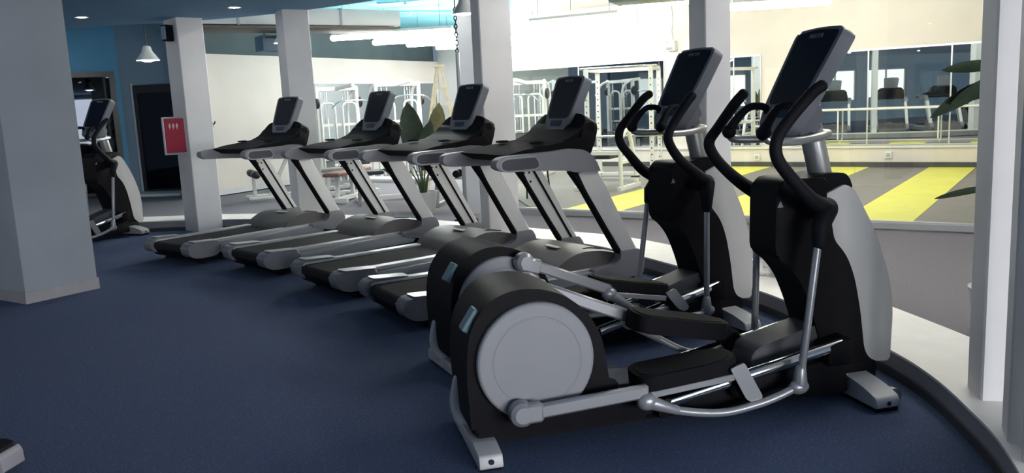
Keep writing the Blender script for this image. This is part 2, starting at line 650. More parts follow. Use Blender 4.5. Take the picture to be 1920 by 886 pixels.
# slanting wall added behind the camera, its glowing panes light the gym
WA = Vector((3.2, -8.0)); WB = Vector((7.0, -2.6))
wl = (WB - WA).length
wt_ = (WB - WA) / wl
wang = math.atan2(wt_.y, wt_.x)
wm = Matrix.Translation((WA.x, WA.y, 0)) @ Matrix.Rotation(wang, 4, 'Z')
b = new()
box(b, 0, wl, -.2, 0, 0, 0.3, 0, wm); box(b, 0, wl, -.2, 0, 2.5, 2.72, 0, wm)
cuts = [(0.2, wl / 2 - .1), (wl / 2 + .1, wl - .2)]
for a, c in ((0, .2), (wl / 2 - .1, wl / 2 + .1), (wl - .2, wl)):
    box(b, a, c, -.2, 0, .3, 2.5, 0, wm)
struct('wall_near_right', b, 'paint_white', smooth=0)
for i, (a, c) in enumerate(cuts):
    p = WA + wt_ * ((a + c) / 2)
    w = thing('window_%d' % (i + 11), None, None, (p.x, p.y, 0.3), wang)  # unseen glowing pane, added to light the columns and machines
    del w['label'], w['category']
    w['kind'] = 'structure'
    h = (c - a) / 2
    b = new(); box(b, -h, h, -.12, -.10, 0, 2.2); build('pane', b, 'window_light_right', w, 0)
    b = new()
    for q in (-h, -.03, h - .06):
        box(b, q, q + .06, -.099, -.03, 0, 2.2)
    build('window_frame', b, 'rail_bright', w, 0)

# big column of the gym at the left edge
C1, C2 = V(-4.11, 6.94), V(-3.76, 7.48)
dx = (C2 - C1)
lf = V(-dx.y, dx.x).normalized()
P4 = [C1, C2, C2 + lf * 1.0, C1 + lf * 1.0]
b = new(); poly_slab(b, [tuple(p) for p in P4], 0, 2.72)
bevel(b, [e for e in b.edges if abs(e.verts[0].co.z - e.verts[1].co.z) > 1], .012, 2)
struct('column', b, 'paint_grey', smooth=30)
b = new()
cc = sum(P4, V(0, 0)) / 4
poly_slab(b, [tuple(cc + (p - cc) * 1.02) for p in P4], 0, 0.10)
struct('baseboard_column', b, 'curb_front', smooth=0)


# columns on the curved ledge: front-left corner, front-right corner, depth
def col(p, q, d, z0=0.0, m='paint_column', z1=2.8):
    p, q = V(*p), V(*q)
    t = (q - p).normalized()
    n = V(-t.y, t.x) * d
    b = new()
    poly_slab(b, [tuple(p), tuple(q), tuple(q + n), tuple(p + n)], z0, z1)
    bevel(b, [e for e in b.edges if abs(e.verts[0].co.z - e.verts[1].co.z) > 1], .008, 1)
    return struct('column', b, m, smooth=30)


col((-4.05, 10.80), (-3.80, 11.02), 0.45)
col((-2.65, 10.50), (-2.37, 10.66), 0.34)
col((-0.22, 8.44), (0.09, 8.70), 0.14)
col((1.52, 6.47), (1.72, 6.50), 0.34)
col((1.97, 3.43), (2.30, 3.35), 0.20)
col((1.83, 3.00), (1.99, 2.93), 0.16, m='paint_column')
col((1.78, 2.82), (2.05, 2.70), 0.05, CH)
# thin plastered pillar standing in the room behind the curved ledge
col((-0.62, 11.66), (-0.37, 11.60), 0.25, -.02, 'paint_column', ZC)

# glass partition of the studio on its low rail
b = new(); wall_seg(b, wp(-6.35, D_TRIM).xy, wp(1.6, D_TRIM).xy, -.02, 0.055, 0.10)
struct('trim_4', b, 'rail_dark', smooth=0)
b = new(); wall_seg(b, wp(-6.35, D_TRIM + .02).xy, wp(1.6, D_TRIM + .02).xy, 0.055, 0.075, 0.05)
struct('trim_5', b, 'rail_bright', smooth=0)
ts = [-6.33, -4.20, -1.98, -0.2, 1.6]
for i in range(4):
    b = new(); wall_seg(b, wp(ts[i] + .006, D_TRIM + .04).xy, wp(ts[i + 1] - .006, D_TRIM + .04).xy, 0.075, ZC, 0.010)
    struct('window_%d' % (6 + i), b, 'clear_glass', smooth=0)
b = new(); wall_seg(b, wp(-6.40, D_TRIM).xy, wp(-6.33, D_TRIM).xy, 0.05, ZC, 0.08)
struct('trim_6', b, 'paint_white', smooth=0)


# mirrors
def mirror(t0, t1, z0, z1, label, joints=(), m='mirror_glass'):
    p = wp((t0 + t1) / 2, D_WALL - .006)
    o = thing('wall_mirror', label, 'mirror', p, math.atan2(TW.y, TW.x))
    h = (t1 - t0) / 2
    js = [-h] + [j - (t0 + t1) / 2 for j in joints] + [h]
    for a, c in zip(js[:-1], js[1:]):
        b = new(); box(b, a + .004, c - .004, -.008, .0, z0, z1); build('mirror_pane', b, m, o, 0)
    b = new()
    box(b, -h, h, -.016, .004, z1, z1 + .03); box(b, -h, h, -.016, .004, z0 - .02, z0)
    for j in js:
        box(b, j - .012, j + .012, -.014, .004, z0, z1)
    build('mirror_frame', b, 'rail_bright', o, 0)


def tw(x, y):
    return TW.x * x + TW.y * y


mirror(-11.1, tw(3.33, 17.77), 0.42, 2.18, 'long wall mirror behind the white power rack', (-9.25,), 'mirror_tint')
mirror(tw(4.1, 17.2), tw(5.0, 16.65), 0.42, 2.14, 'narrow wall mirror beside the pillar behind the front cross trainers', (-5.75,))
mirror(tw(5.5, 16.3), tw(9.5, 13.6), 0.42, 2.10, 'wide wall mirror with a ballet barre over the yellow lanes', (-3.25, -1.9))
# mirror of the strength area
ld = (Vector(LW1) - Vector(LW0)).normalized()
o = thing('wall_mirror', 'wall mirror behind the white weight machines of the strength area', 'mirror', (LW0[0] + ld.x * 3.4, LW0[1] + ld.y * 3.4, 0), math.atan2(ld.y, ld.x))
b = new(); box(b, 0, 5.3, -.012, -.002, .3, 2.06); build('mirror_pane', b, 'mirror_tint', o, 0)
b = new(); box(b, -.05, 5.35, -.03, 0, 2.06, 2.1); box(b, -.05, 0, -.03, 0, .25, 2.06); box(b, -.05, 5.35, -.03, 0, .25, .3)
build('mirror_frame', b, 'paint_white', o, 0)

# ballet barre
t0 = tw(5.94, 16.0)
o = thing('ballet_barre', 'white ballet barre fixed along the mirror over the yellow lanes', 'barre', wp(t0, D_WALL - .2), math.atan2(TW.y, TW.x))
b = new(); tube(b, [(-.2, 0, 1.06), (3.4, 0, 1.06)], .02, 10); build('rail', b, 'gym_white', o)
for x in (0.35, 2.02, 3.3):
    b = new(); tube(b, [(x, 0, 1.06), (x, 0, .52), (x, .15, .46)], .014, 8); build('post', b, 'gym_white', o)

# two tall dark doors in the blue walls
o = thing('door_1', None, None, (-8.45, 16.87, 0), math.atan2(2.7, 4.75)); del o['label'], o['category']; o['kind'] = 'structure'
b = new(); box(b, -.85, .62, -.05, -.02, .05, 2.35); build('door_pane', b, 'mirror_dark', o, 0)
b = new()
box(b, -.95, -.85, -.08, 0, 0, 2.45); box(b, .62, .72, -.08, 0, 0, 2.45); box(b, -.85, .62, -.08, 0, 2.35, 2.45); box(b, -.85, .62, -.08, 0, 0, .06)
build('door_frame', b, 'door_dark', o, 0)
o = thing('door_2', None, None, (-6.93, 17.16, 0), math.atan2(-.3, 1.85)); del o['label'], o['category']; o['kind'] = 'structure'
b = new(); box(b, -.44, .44, -.05, -.02, .06, 2.0); build('door_pane', b, 'mirror_dark', o, 0)
b = new()
box(b, -.52, -.44, -.08, 0, 0, 2.16); box(b, .44, .52, -.08, 0, 0, 2.16); box(b, -.44, .44, -.08, 0, 2.0, 2.16); box(b, -.44, .44, -.08, 0, 0, .07)
build('door_frame', b, 'door_dark', o, 0)
b = new()
box(b, -.58, -.52, -.06, 0, 0, 2.20); box(b, .52, .58, -.06, 0, 0, 2.20)
build('door_casing', b, 'paint_white', o, 0)
b = new(); box(b, -.62, .62, -.7, -.02, -.0205, .03, .005); build('door_step', b, 'paint_white', o, 0)


# ------------------------------------------------------------------ shared console display
def console(parent, bot, top, w_top, w_bot, label_txt=True):
    """tilted display; bot/top are (x,z) of the middle of the lower and upper edge, facing -x"""
    v = V(top[0] - bot[0], 0, top[1] - bot[1])
    L = v.length
    u = V(0, -1, 0)
    F = frame((bot[0], 0, bot[1]), u, v)      # normal points back at the user (-x, up)
    if (F.to_3x3() @ V(0, 0, 1)).x > 0:
        u = V(0, 1, 0); F = frame((bot[0], 0, bot[1]), u, v)
    wt, wb = w_top / 2, w_bot / 2
    out = [(-wb * .8, .03), (-wb * 1.04, .13), (-wt * .94, L * .62), (-wt, L * .95), (-wt * .9, L), (0, L * 1.02), (wt * .9, L), (wt, L * .95), (wt * .94, L * .62), (wb * 1.04, .13), (wb * .8, .03), (wb * .5, 0), (-wb * .5, 0)]
    out = rnd(out, [.04, .12, .2, .03, .03, .1, .03, .03, .2, .12, .04, .06, .06], 5)
    b = new(); slab(b, out, -.072, 0.0, F, .020, 3)
    d = build('display', b, 'bezel_grey', parent, 40)
    sw = [(-wb * .84, L * .265), (-wt * .80, L * .62), (-wt * .86, L * .965), (0, L * .995), (wt * .86, L * .965), (wt * .80, L * .62), (wb * .84, L * .265)]
    sw = rnd(sw, [.035, .15, .02, .08, .02, .15, .035], 5)
    b = new(); slab(b, sw, 0.0005, .004, F, .0015, 1); build('screen', b, 'screen', d, 30)
    b = new(); slab(b, rnd([(-wb * .42, L * .13), (-wb * .46, L * .23), (wb * .46, L * .23), (wb * .42, L * .13)], .01, 3), .0005, .005, F, .0015, 1)
    build('key_pad', b, 'keypad', d, 30)
    if label_txt:
        text_part('logo', 'PRECOR', .030, F @ Matrix.Translation((0, L * .925, .0046)), 'logo_grey', d, .0006)
    return d


# ------------------------------------------------------------------ treadmill
TGRP = 'row of treadmills'


def treadmill(label, loc, rz):
    t = thing('treadmill', label, 'treadmill', loc, rz, TGRP)
    # chassis under the belt
    b = new()
    prism(b, rnd([(-1.36, .175), (-1.31, .055), (-1.0, .05), (.45, .05), (.58, .09), (.60, .15), (.45, .185), (-1.3, .19)], .02, 3), -.385, .385, .015, 2)
    build('chassis', b, 'black_plastic', t)
    b = new(); prism(b, rnd([(-1.365, .13), (-1.365, .19), (-1.33, .208), (.30, .208), (.34, .19), (.34, .12)], .02, 5), -.275, .275, 0)
    build('running_belt', b, 'belt', t)
    for s in (-1, 1):
        y0, y1 = sorted((s * .285, s * .385))
        b = new(); prism(b, rnd([(-1.33, .185), (-1.35, .20), (-1.32, .222), (.35, .225), (.35, .19)], .012, 3), y0, y1, .008, 2)
        build('foot_rail', b, 'trim_silver', t)
        y0, y1 = sorted((s * .385, s * .445))
        b = new(); prism(b, rnd([(-1.05, .10), (-1.05, .185), (.20, .205), (.30, .17), (.30, .105)], .025, 4), y0, y1, .022, 3)
        build('side_skirt', b, 'trim_silver', t)
        y0, y1 = sorted((s * .30, s * .458))
        b = new(); prism(b, rnd([(-1.36, .095), (-1.40, .15), (-1.385, .222), (-1.28, .242), (-1.02, .215), (-1.03, .095), (-1.12, .075), (-1.28, .072)], .035, 4), y0, y1, .022, 3)
        cap = build('rear_cap', b, 'shell_mid', t)
        y0, y1 = sorted((s * .31, s * .452))
        b = new(); slab(b, rnd([(-1.33, y0), (-1.33, y1), (-1.04, y1), (-1.04, y0)], .03, 3), .2405, .2455, Matrix.Translation((0, 0, 0)) @ Matrix.Rotation(math.radians(3.2), 4, 'Y') @ Matrix.Translation((0.0, 0, -.0735)), .001, 1)
        build('cap_insert', b, 'trim_silver', cap)
        for x in (-1.18, .40):
            b = new(); lathe(b, [(0, 0), (.034, 0), (.040, .012), (.030, .03), (.022, .085), (0, .085)], 14, Matrix.Translation((x, s * .34, 0)))
            build('levelling_foot', b, 'black_rubber', t)
        # upright post
        yo, yi = s * .450, s * .375
        y0, y1 = sorted((yo, yi))
        b = new(); prism(b, [(.015, .965), (.21, .965), (.27, .84), (.45, .50), (.56, .325), (.395, .325), (.25, .57), (.11, .80)], y0, y1, .016, 3)
        up = build('upright', b, 'shell_white', t)
        b = new(); prism(b, [(.0, .99), (.04, .97), (.115, .84), (.40, .36), (.40, .30), (.375, .33), (.08, .82), (-.03, .965)], y0 + .002, y1 - .002, .006, 2)
        build('edge_seal', b, 'black_rubber', up)
        b = new()
        yy = s * .372
        q0, q1 = sorted((yy, yy - s * .006))
        prism(b, [(.115, .955), (.135, .955), (.50, .33), (.48, .33)], q0, q1, 0)
        build('inner_groove', b, 'black_rubber', up)
        b = new()
        for x, z in ((.05, .915), (.10, .915), (.11, .84)):
            lathe(b, [(0, .004), (.009, .004), (.010, 0)], 10, Matrix.Translation((x, s * .374, z)) @ (RY if s > 0 else RY.inverted()))
        build('bolts', b, 'dark_metal', up)
        # boot of the post
        y0, y1 = sorted((s * .456, s * .36))
        b = new(); prism(b, rnd([(.385, .335), (.565, .335), (.61, .27), (.615, .18), (.57, .125), (.38, .125), (.13, .19), (.14, .222), (.33, .235), (.40, .28)], [.012, .012, .05, .05, .05, .08, .02, .02, .06, .04], 4), y0, y1, .020, 3)
        build('post_boot', b, 'shell_grey', t)
        # side arm with hand rest
        y0, y1 = sorted((s * .475, s * .385))
        b = new()
        prism(b, rnd([(-.66, 1.045), (-.655, 1.095), (-.60, 1.118), (-.42, 1.125), (-.16, 1.128), (-.03, 1.14), (.08, 1.125), (.165, 1.06), (.213, .96), (.0, .965), (-.07, .985), (-.35, 1.005), (-.60, 1.015)],
                     [.03, .03, .02, .1, .1, .05, .08, .08, .004, .02, .06, .1, .03], 5), y0, y1, .024, 3)
        arm = build('side_arm', b, 'shell_grey', t)
        b = new()
        q0, q1 = sorted((s * .4735, s * .4785))
        prism(b, rnd([(-.615, 1.035), (-.615, 1.085), (-.57, 1.100), (-.34, 1.100), (-.31, 1.04), (-.345, 1.022), (-.57, 1.022)], .022, 4), q0, q1, .002, 1)
        build('hand_rest', b, 'rest_dark', arm)
        b = new()
        q0, q1 = sorted((s * .4725, s * .4765))
        prism(b, rnd([(-.628, 1.03), (-.630, 1.088), (-.58, 1.112), (-.335, 1.112), (-.298, 1.04), (-.34, 1.010), (-.58, 1.010)], .026, 4), q0, q1, .001, 1)
        build('rest_rim', b, 'trim_silver', arm)
    # motor cover
    b = new()
    prism(b, rnd([(-.19, .20), (-.13, .27), (.00, .335), (.10, .355), (.24, .350), (.55, .275), (.66, .20), (.68, .12), (.4, .10)], [.01, .06, .08, .06, .1, .1, .06, .03, .02], 5), -.372, .372, .09, 5)
    mc = build('motor_cover', b, 'cover_smoke', t, 50)
    b = new(); box(b, .04, .085, -.09, .09, .3535, .3600, .001)
    build('badge', b, 'mark_white', mc, 0)
    b = new(); tube(b, cr([(-.06, -.365, .24), (.06, -.30, .30), (.20, -.24, .352), (.40, -.20, .322)], 5), .005, 6)
    build('seam', b, 'black_rubber', mc)
    # console: dark tray between the arms, upright pod and the tilted display
    b = new()
    prism(b, rnd([(-.52, 1.120), (-.38, 1.150), (-.16, 1.172), (-.05, 1.185), (.06, 1.20), (.12, 1.21), (.20, 1.19), (.20, 1.08), (.05, 1.04), (-.40, 1.06)], [.01, .05, .05, .08, .05, .03, .05, .03, .05, .03], 4), -.375, .375, .03, 3)
    tray = build('console_tray', b, 'black_rubber', t)
    for s in (-1, 1):
        b = new()
        lathe(b, [(.0, .0), (.045, .0), (.052, .004), (.052, .012), (.045, .015), (.042, .006), (0, .006)], 20, Matrix.Translation((-.20, s * .26, 1.180)))
        build('cup_holder', b, 'black_rubber', tray)
    F = frame((.07, 0, 1.14), (0, -1, 0), (.13, 0, .25))
    b = new()
    slab(b, rnd([(-.375, 0), (-.355, .16), (-.315, .265), (-.15, .285), (.15, .285), (.315, .265), (.355, .16), (.375, 0)], [.02, .06, .05, .1, .1, .05, .06, .02], 5), -.14, -.01, F, .035, 4)
    prism(b, rnd([(-.10, 1.165), (.09, 1.235), (.165, 1.315), (.26, 1.32), (.225, 1.14), (.0, 1.10)], [.01, .05, .05, .04, .03, .03], 4), -.350, .350, .02, 2)
    build('console_pod', b, 'black_plastic', t, 40)
    console(t, (.105, 1.235), (.292, 1.662), .40, .33)
    return t


TL = [('treadmill', 'grey treadmill at the far end of the row, beside the pillar with the red box', -2.695, 9.666, 49.98),
      ('treadmill', 'grey treadmill second from the far pillar, its deck between two others', -1.525, 8.773, 41.98),
      ('treadmill', 'grey treadmill second from the cross trainers, in front of the big potted plant', -0.540, 7.618, 37.08),
      ('treadmill', 'nearest grey treadmill of the row, its deck partly hidden by the cross trainer wheels', 0.259, 6.495, 29.20)]
first = treadmill(TL[3][1], (TL[3][2], TL[3][3], 0), math.radians(TL[3][4]))
for _, lb, x, y, a in TL[:3]:
    dup(first, (x, y, 0), math.radians(a), lb)

# ------------------------------------------------------------------ elliptical cross trainer
EGRP = 'cross trainers'
LOW = dict(crank=(-.80, .205), end=(-.23, .225), ped=((-.245, .255), (.20, .290)), roll=(.25, .155),
           rod=[(.605, .85), (.51, .19)], link=[(.49, .155), (.40, .125), (.29, .10), (.11, .085), (-.10, .125), (-.24, .185)],
           arm=[(.62, 1.50), (.565, 1.465), (.46, 1.36), (.395, 1.28), (.395, 1.20), (.46, 1.115), (.56, 1.01), (.665, .95)])
HIGH = dict(crank=(-.60, .625), end=(-.06, .39), ped=((-.10, .430), (.36, .335)), roll=(.42, .245),
            rod=[(.635, .85), (.62, .20)], link=[(.615, .175), (.55, .16), (.36, .16), (.22, .19), (.08, .27), (-.07, .375)],
            arm=[(.55, 1.48), (.50, 1.43), (.41, 1.32), (.365, 1.25), (.39, 1.18), (.46, 1.10), (.56, 1.02), (.67, .95)])


def ell(label, loc, rz, near, far):
    t = thing('cross_trainer', label, 'elliptical trainer', loc, rz, EGRP)
    cx, cz, R = -.71, .40, .258
    # rear wheel housing
    prof = [(-1.00, .10), (-1.01, .40), (-.985, .565), (-.90, .675), (-.80, .715), (-.68, .712), (-.56, .668), (-.46, .58), (-.40, .46), (-.385, .34), (-.37, .24), (-.30, .20), (-.18, .19), (-.18, .06), (-.60, .055), (-.93, .06)]
    b = new(); prism(b, rnd(prof, [.03, .1, .08, .08, .08, .08, .08, .08, .08, .06, .05, .05, .03, .03, .1, .04], 4), -.205, .205, .045, 4)
    hs = build('wheel_housing', b, 'black_plastic', t, 40)
    F = frame((-.975, 0, .585), (0, -1, 0), (.075, 0, .11))
    b = new(); slab(b, rnd([(.085, -.05), (.085, .06), (.165, .06), (.165, -.05)], .012, 3), -.02, .012, F, .004, 1)
    build('side_patch', b, 'patch_blue', hs)
    for s in (-1, 1):
        mt = Matrix.Translation((cx, s * .20, cz)) @ (RY if s < 0 else RY.inverted())
        b = new(); lathe(b, [(0, .038), (.188, .038), (.191, .0365), (.196, .0365), (.199, .038), (.246, .038), (.254, .034), (.258, .026), (.258, 0), (0, 0)], 64, mt)
        build('wheel_disc', b, 'disc_grey', t, 25)
    # rear stabiliser
    b = new()
    tube(b, cr([(-1.0, .09, .26), (-1.01, .10, .16), (-.995, .08, .09), (-.965, .02, .055)], 5), [.022, .03, .036, .038], 10)
    for s in (-1, 1):
        mt = frame((-.955, 0, 0), (0, s, 0), (0, 0, 1))
        e_ = .37 if s < 0 else .25
        slab(b, rnd([(.0, .012), (.0, .075), (e_ - .13, .085), (e_ - .01, .07), (e_, .02), (e_ - .01, .012)], .012, 3), -.050, .050, mt, .014, 2)
    rf = build('rear_stabiliser', b, 'foot_white', t, 40)
    for s in (-1, 1):
        e_ = .35 if s < 0 else .23
        b = new(); box(b, -1.0, -.91, min(s * .14, s * e_), max(s * .14, s * e_), 0, .014)
        build('rubber_foot', b, 'black_rubber', rf, 0)
        b = new(); lathe(b, [(0, .003), (.011, .003), (.012, 0)], 12, Matrix.Translation((-.955, s * (e_ + .02), .045)) @ (RY if s < 0 else RY.inverted()))
        build('end_screw', b, 'dark_metal', rf)
    # low spine with its cover
    b = new(); prism(b, rnd([(-.30, .06), (-.30, .20), (-.1, .175), (.3, .16), (.78, .15), (.85, .05)], .03, 4), -.125, .125, .02, 2)
    build('spine', b, 'black_plastic', t)
    b = new(); slab(b, rnd([(-.34, -.115), (-.34, .115), (.50, .115), (.50, -.115)], .03, 4), .188, .196, Matrix.Rotation(math.radians(2.8), 4, 'Y'), .002, 1)
    build('spine_cover', b, 'deck_blue', t)
    # ramp: two chrome tubes each side
    for s in (-1, 1):
        b = new(); tube(b, [(-.14, s * .205, .125), (.78, s * .205, .295)], .030, 14)
        tube(b, [(-.10, s * .125, .115), (.78, s * .125, .250)], .026, 12)
        build('ramp_rail', b, 'chrome', t)
        b = new(); prism(b, rnd([(-.22, .055), (-.22, .13), (.70, .215), (.82, .235), (.84, .05)], .02, 3), *sorted((s * .10, s * .19)), .01, 2)
        prism(b, rnd([(-.16, .07), (-.17, .155), (-.10, .165), (-.09, .08)], .015, 3), *sorted((s * .165, s * .245)), .008, 2)
        prism(b, rnd([(.70, .20), (.70, .30), (.83, .33), (.83, .20)], .02, 3), *sorted((s * .10, s * .235)), .01, 2)
        build('ramp_bed', b, 'black_plastic', t)
    b = new(); prism(b, rnd([(.38, .16), (.37, .26), (.41, .295), (.70, .37), (.80, .37), (.80, .16)], [.02, .04, .04, .05, .03, .02], 4), -.105, .08, .02, 2)
    build('ramp_cover', b, 'ramp_dark', t)
    # tower
    L = [(.56, 1.085), (.515, 1.07), (.495, 1.02), (.49, .76), (.50, .72), (.56, .675), (.62, .60), (.66, .51), (.69, .43), (.73, .30), (.765, .16), (.78, .04)]
    Bd = [(1.035, .045), (1.05, .155), (1.00, .18), (.975, .23), (.95, .42), (.915, .59), (.87, .70), (.80, .78), (.785, .87), (.755, 1.00), (.76, 1.075)]
    b = new(); prism(b, rnd(L + Bd, [.03, .03, .03, .02, .04, .04, .05, .05, .05, .05, .05, .01, .02, .02, .03, .04, .05, .06, .05, .03, .04, .02, .02], 4), -.118, .118, .022, 3)
    tw_ = build('tower_panel', b, 'black_plastic', t, 40)
    b = new()
    prism(b, [(.500, .955), (.53, .955), (.515, .985)], -.1195, -.1165)
    build('mark', b, 'logo_grey', tw_, 0)
    fr_ = [(.755, 1.0), (.785, .87), (.80, .78), (.87, .70), (.915, .59), (.95, .42), (.975, .23), (1.00, .18), (1.05, .155),
           (1.125, .15), (1.135, .40), (1.115, .56), (1.035, .79), (.91, 1.01), (.86, 1.04)]
    b = new(); prism(b, rnd(fr_, [.01, .03, .04, .06, .05, .04, .03, .02, .01, .015, .05, .08, .08, .03, .02], 4), -.114, .114, .034, 4)
    build('tower_shell', b, 'shell_tower', t, 40)
    b = new(); prism(b, rnd([(.60, 1.04), (.66, 1.075), (.76, 1.095), (.885, 1.09), (.92, 1.0), (.78, .95)], [.02, .03, .03, .03, .03, .02], 4), -.095, .095, .03, 3)
    build('tower_cap', b, 'black_plastic', t, 40)
    b = new(); tube(b, [(.805, 0, 1.06), (.715, 0, 1.42)], .056, 20, sy=.9)
    build('neck', b, 'neck_metal', t)
    # fixed handlebar with pulse grips
    b = new()
    pts = cr([(.40, -.155, 1.300), (.44, -.165, 1.265), (.58, -.150, 1.258), (.72, -.11, 1.268), (.805, -.05, 1.275), (.82, 0, 1.276), (.805, .05, 1.275), (.72, .11, 1.268), (.58, .150, 1.258), (.44, .165, 1.265), (.40, .155, 1.300)], 5)
    tube(b, pts, .020, 12)
    hb = build('fixed_handlebar', b, 'neck_metal', t)
    for s in (-1, 1):
        b = new()
        tube(b, cr([(.405, s * .157, 1.30), (.43, s * .150, 1.345), (.485, s * .135, 1.405), (.53, s * .125, 1.418), (.58, s * .12, 1.405), (.60, s * .115, 1.35)], 5), [.030, .022, .018, .018, .018, .022], 12)
        ball(b, (.405, s * .157, 1.302), .034)
        build('pulse_grip', b, 'black_grip', hb)
    b = new()
    prism(b, rnd([(.60, 1.27), (.57, 1.33), (.62, 1.42), (.72, 1.44), (.76, 1.33), (.68, 1.26)], .03, 4), -.10, .10, .03, 3)
    build('console_mount', b, 'shell_mid', t, 40)
    console(t, (.53, 1.30), (.795, 1.762), .375, .31)
    # moving side: arm, rod, link, crank arm, pedal
    for s, ph in ((-1, near), (1, far)):
        b = new()
        a = ph['arm']
        ys = [s * .275] * 3 + [s * .285] * 2 + [s * .28] * 2 + [s * .245]
        pts = cr([(x, y, z) for (x, z), y in zip(a, ys)], 6)
        tube(b, pts, [.026, .027, .026, .027, .028, .029, .034, .044], 16)
        ball(b, (.672, s * .238, .948), .055, 1, .85, 1)
        lathe(b, [(0, 0), (.05, 0), (.05, .12), (0, .12)], 20, Matrix.Translation((.672, s * .23, .948)) @ (RY if s > 0 else RY.inverted()))
        x0, z0 = ph['rod'][0]
        tube(b, [(.665, s * .255, .95), (x0 + .005, s * .285, z0 + .02), (x0, s * .288, z0 - .05)], [.048, .038, .030], 14)
        build('moving_arm', b, 'black_grip', t, 50)
        b = new()
        x1, z1 = ph['rod'][1]
        tube(b, [(x0, s * .288, z0), (x1, s * .298, z1)], .0175, 12)
        build('push_rod', b, 'tube_grey', t)
        b = new()
        lk = [(x, s * .300, z) for x, z in ph['link']]
        tube(b, cr(lk, 6), .0185, 12)
        ball(b, (lk[0][0] + .01, s * .300, lk[0][2]), .040, 1.25, .8, .85)
        tube(b, [(x1, s * .299, z1 + .05), (x1 - .005, s * .30, z1 - .02)], [.024, .034], 12)
        ball(b, lk[-1], .040, 1.2, .9, 1)
        tube(b, [lk[-1], lk[-2]], [.034, .020], 12)
        build('pedal_link', b, 'tube_grey', t)
        b = new()
        (kx, kz), (ex, ez) = ph['crank'], ph['end']
        mt = Matrix.Translation((kx, s * .245, kz)) @ (RY if s < 0 else RY.inverted())
        lathe(b, [(0, .085), (.035, .085), (.052, .07), (.055, .03), (.045, 0), (0, 0)], 24, mt)
        bar(b, (kx + .0, s * .305, kz), (ex, s * .290, ez + .005), .036, .062, .010)
        bar(b, (kx - .03, s * .305, kz), (kx + .09, s * .303, kz + (ez - kz) * .09 / (ex - kx)), .050, .085, .012)
        build('crank_arm', b, 'tube_grey', t, 40)
        # pedal tray
        (px, pz), (qx, qz) = ph['ped']
        u = V(qx - px, 0, qz - pz); Lp = u.length
        P = frame((px, s * .185, pz), u, (0, 1, 0))
        ol = rnd([(0, -.11), (-.02, 0), (0, .11), (Lp * .78, .11), (Lp * 1.04, .075), (Lp * 1.06, 0), (Lp * 1.04, -.075), (Lp * .78, -.11)], .045, 4)
        b = new(); slab(b, ol, -.055, .030, P, .014, 2)
        slab(b, [(x * .9 + .02, y * .82) for x, y in ol], .02, .034, P, .006, 1)
        pd = build('pedal', b, 'black_rubber', t, 40)
        b = new()
        slab(b, rnd([(.0, -.112), (.0, -.098), (Lp * .95, -.098), (Lp * .95, -.112)], .004, 2) if s < 0 else rnd([(.0, .098), (.0, .112), (Lp * .95, .112), (Lp * .95, .098)], .004, 2), -.065, -.035, P, .003, 1)
        build('pedal_edge', b, 'tube_grey', pd)
        rx, rz_ = ph['roll']
        b = new()
        prism(b, rnd([(qx - .04, qz - .01), (qx + .03, qz + .01), (rx + .075, rz_ - .03), (rx + .045, rz_ - .055), (rx - .01, rz_ - .03)], [.01, .01, .03, .03, .02], 4), *sorted((s * .288, s * .298)), .003, 1)
        build('pedal_bracket', b, 'tube_grey', t)
        b = new()
        mt = Matrix.Translation((rx, s * .165, rz_ + .012)) @ (RY if s < 0 else RY.inverted())
        lathe(b, [(0, 0), (.045, 0), (.058, .015), (.038, .04), (.058, .065), (.045, .085), (.014, .085), (.014, .125), (0, .125)], 24, mt)
        build('roller', b, 'black_rubber', t)
    # front stabiliser
    b = new()
    for s in (-1, 1):
        mt = frame((.925, 0, 0), (0, s, 0), (0, 0, 1))
        slab(b, rnd([(.0, .02), (.0, .12), (.14, .115), (.27, .095), (.365, .065), (.37, .02)], [.01, .02, .06, .05, .02, .01], 4), -.062, .062, mt, .016, 3)
    ff = build('front_stabiliser', b, 'foot_white', t, 40)
    for s in (-1, 1):
        b = new(); box(b, .87, .98, min(s * .12, s * .36), max(s * .12, s * .36), 0, .024)
        build('rubber_foot', b, 'black_rubber', ff, 0)
        b = new(); lathe(b, [(0, .003), (.010, .003), (.011, 0)], 12, Matrix.Translation((.925, s * .370, .042)) @ (RY if s < 0 else RY.inverted()))
        build('end_screw', b, 'dark_metal', ff)
        b = new(); lathe(b, [(0, 0), (.04, 0), (.04, .03), (0, .03)], 16, Matrix.Translation((1.0, s * .28, .045)) @ (RY if s < 0 else RY.inverted()))
        build('transport_wheel', b, 'tube_grey', ff)
    return t


ell('front black and grey cross trainer, nearest the camera with its wheel disc fully visible', (.714, 3.835, 0), math.radians(13.7), LOW, HIGH)
ell('second cross trainer, standing between the front one and the nearest treadmill', (.485, 5.035, 0), math.radians(24.4), HIGH, LOW)
ell('far cross trainer half hidden behind the big grey column, facing the blue wall', (-5.50, 10.2, 0), math.radians(64), LOW, HIGH)


# ------------------------------------------------------------------ strength area behind the ledge
def R(a):
    return math.radians(a)


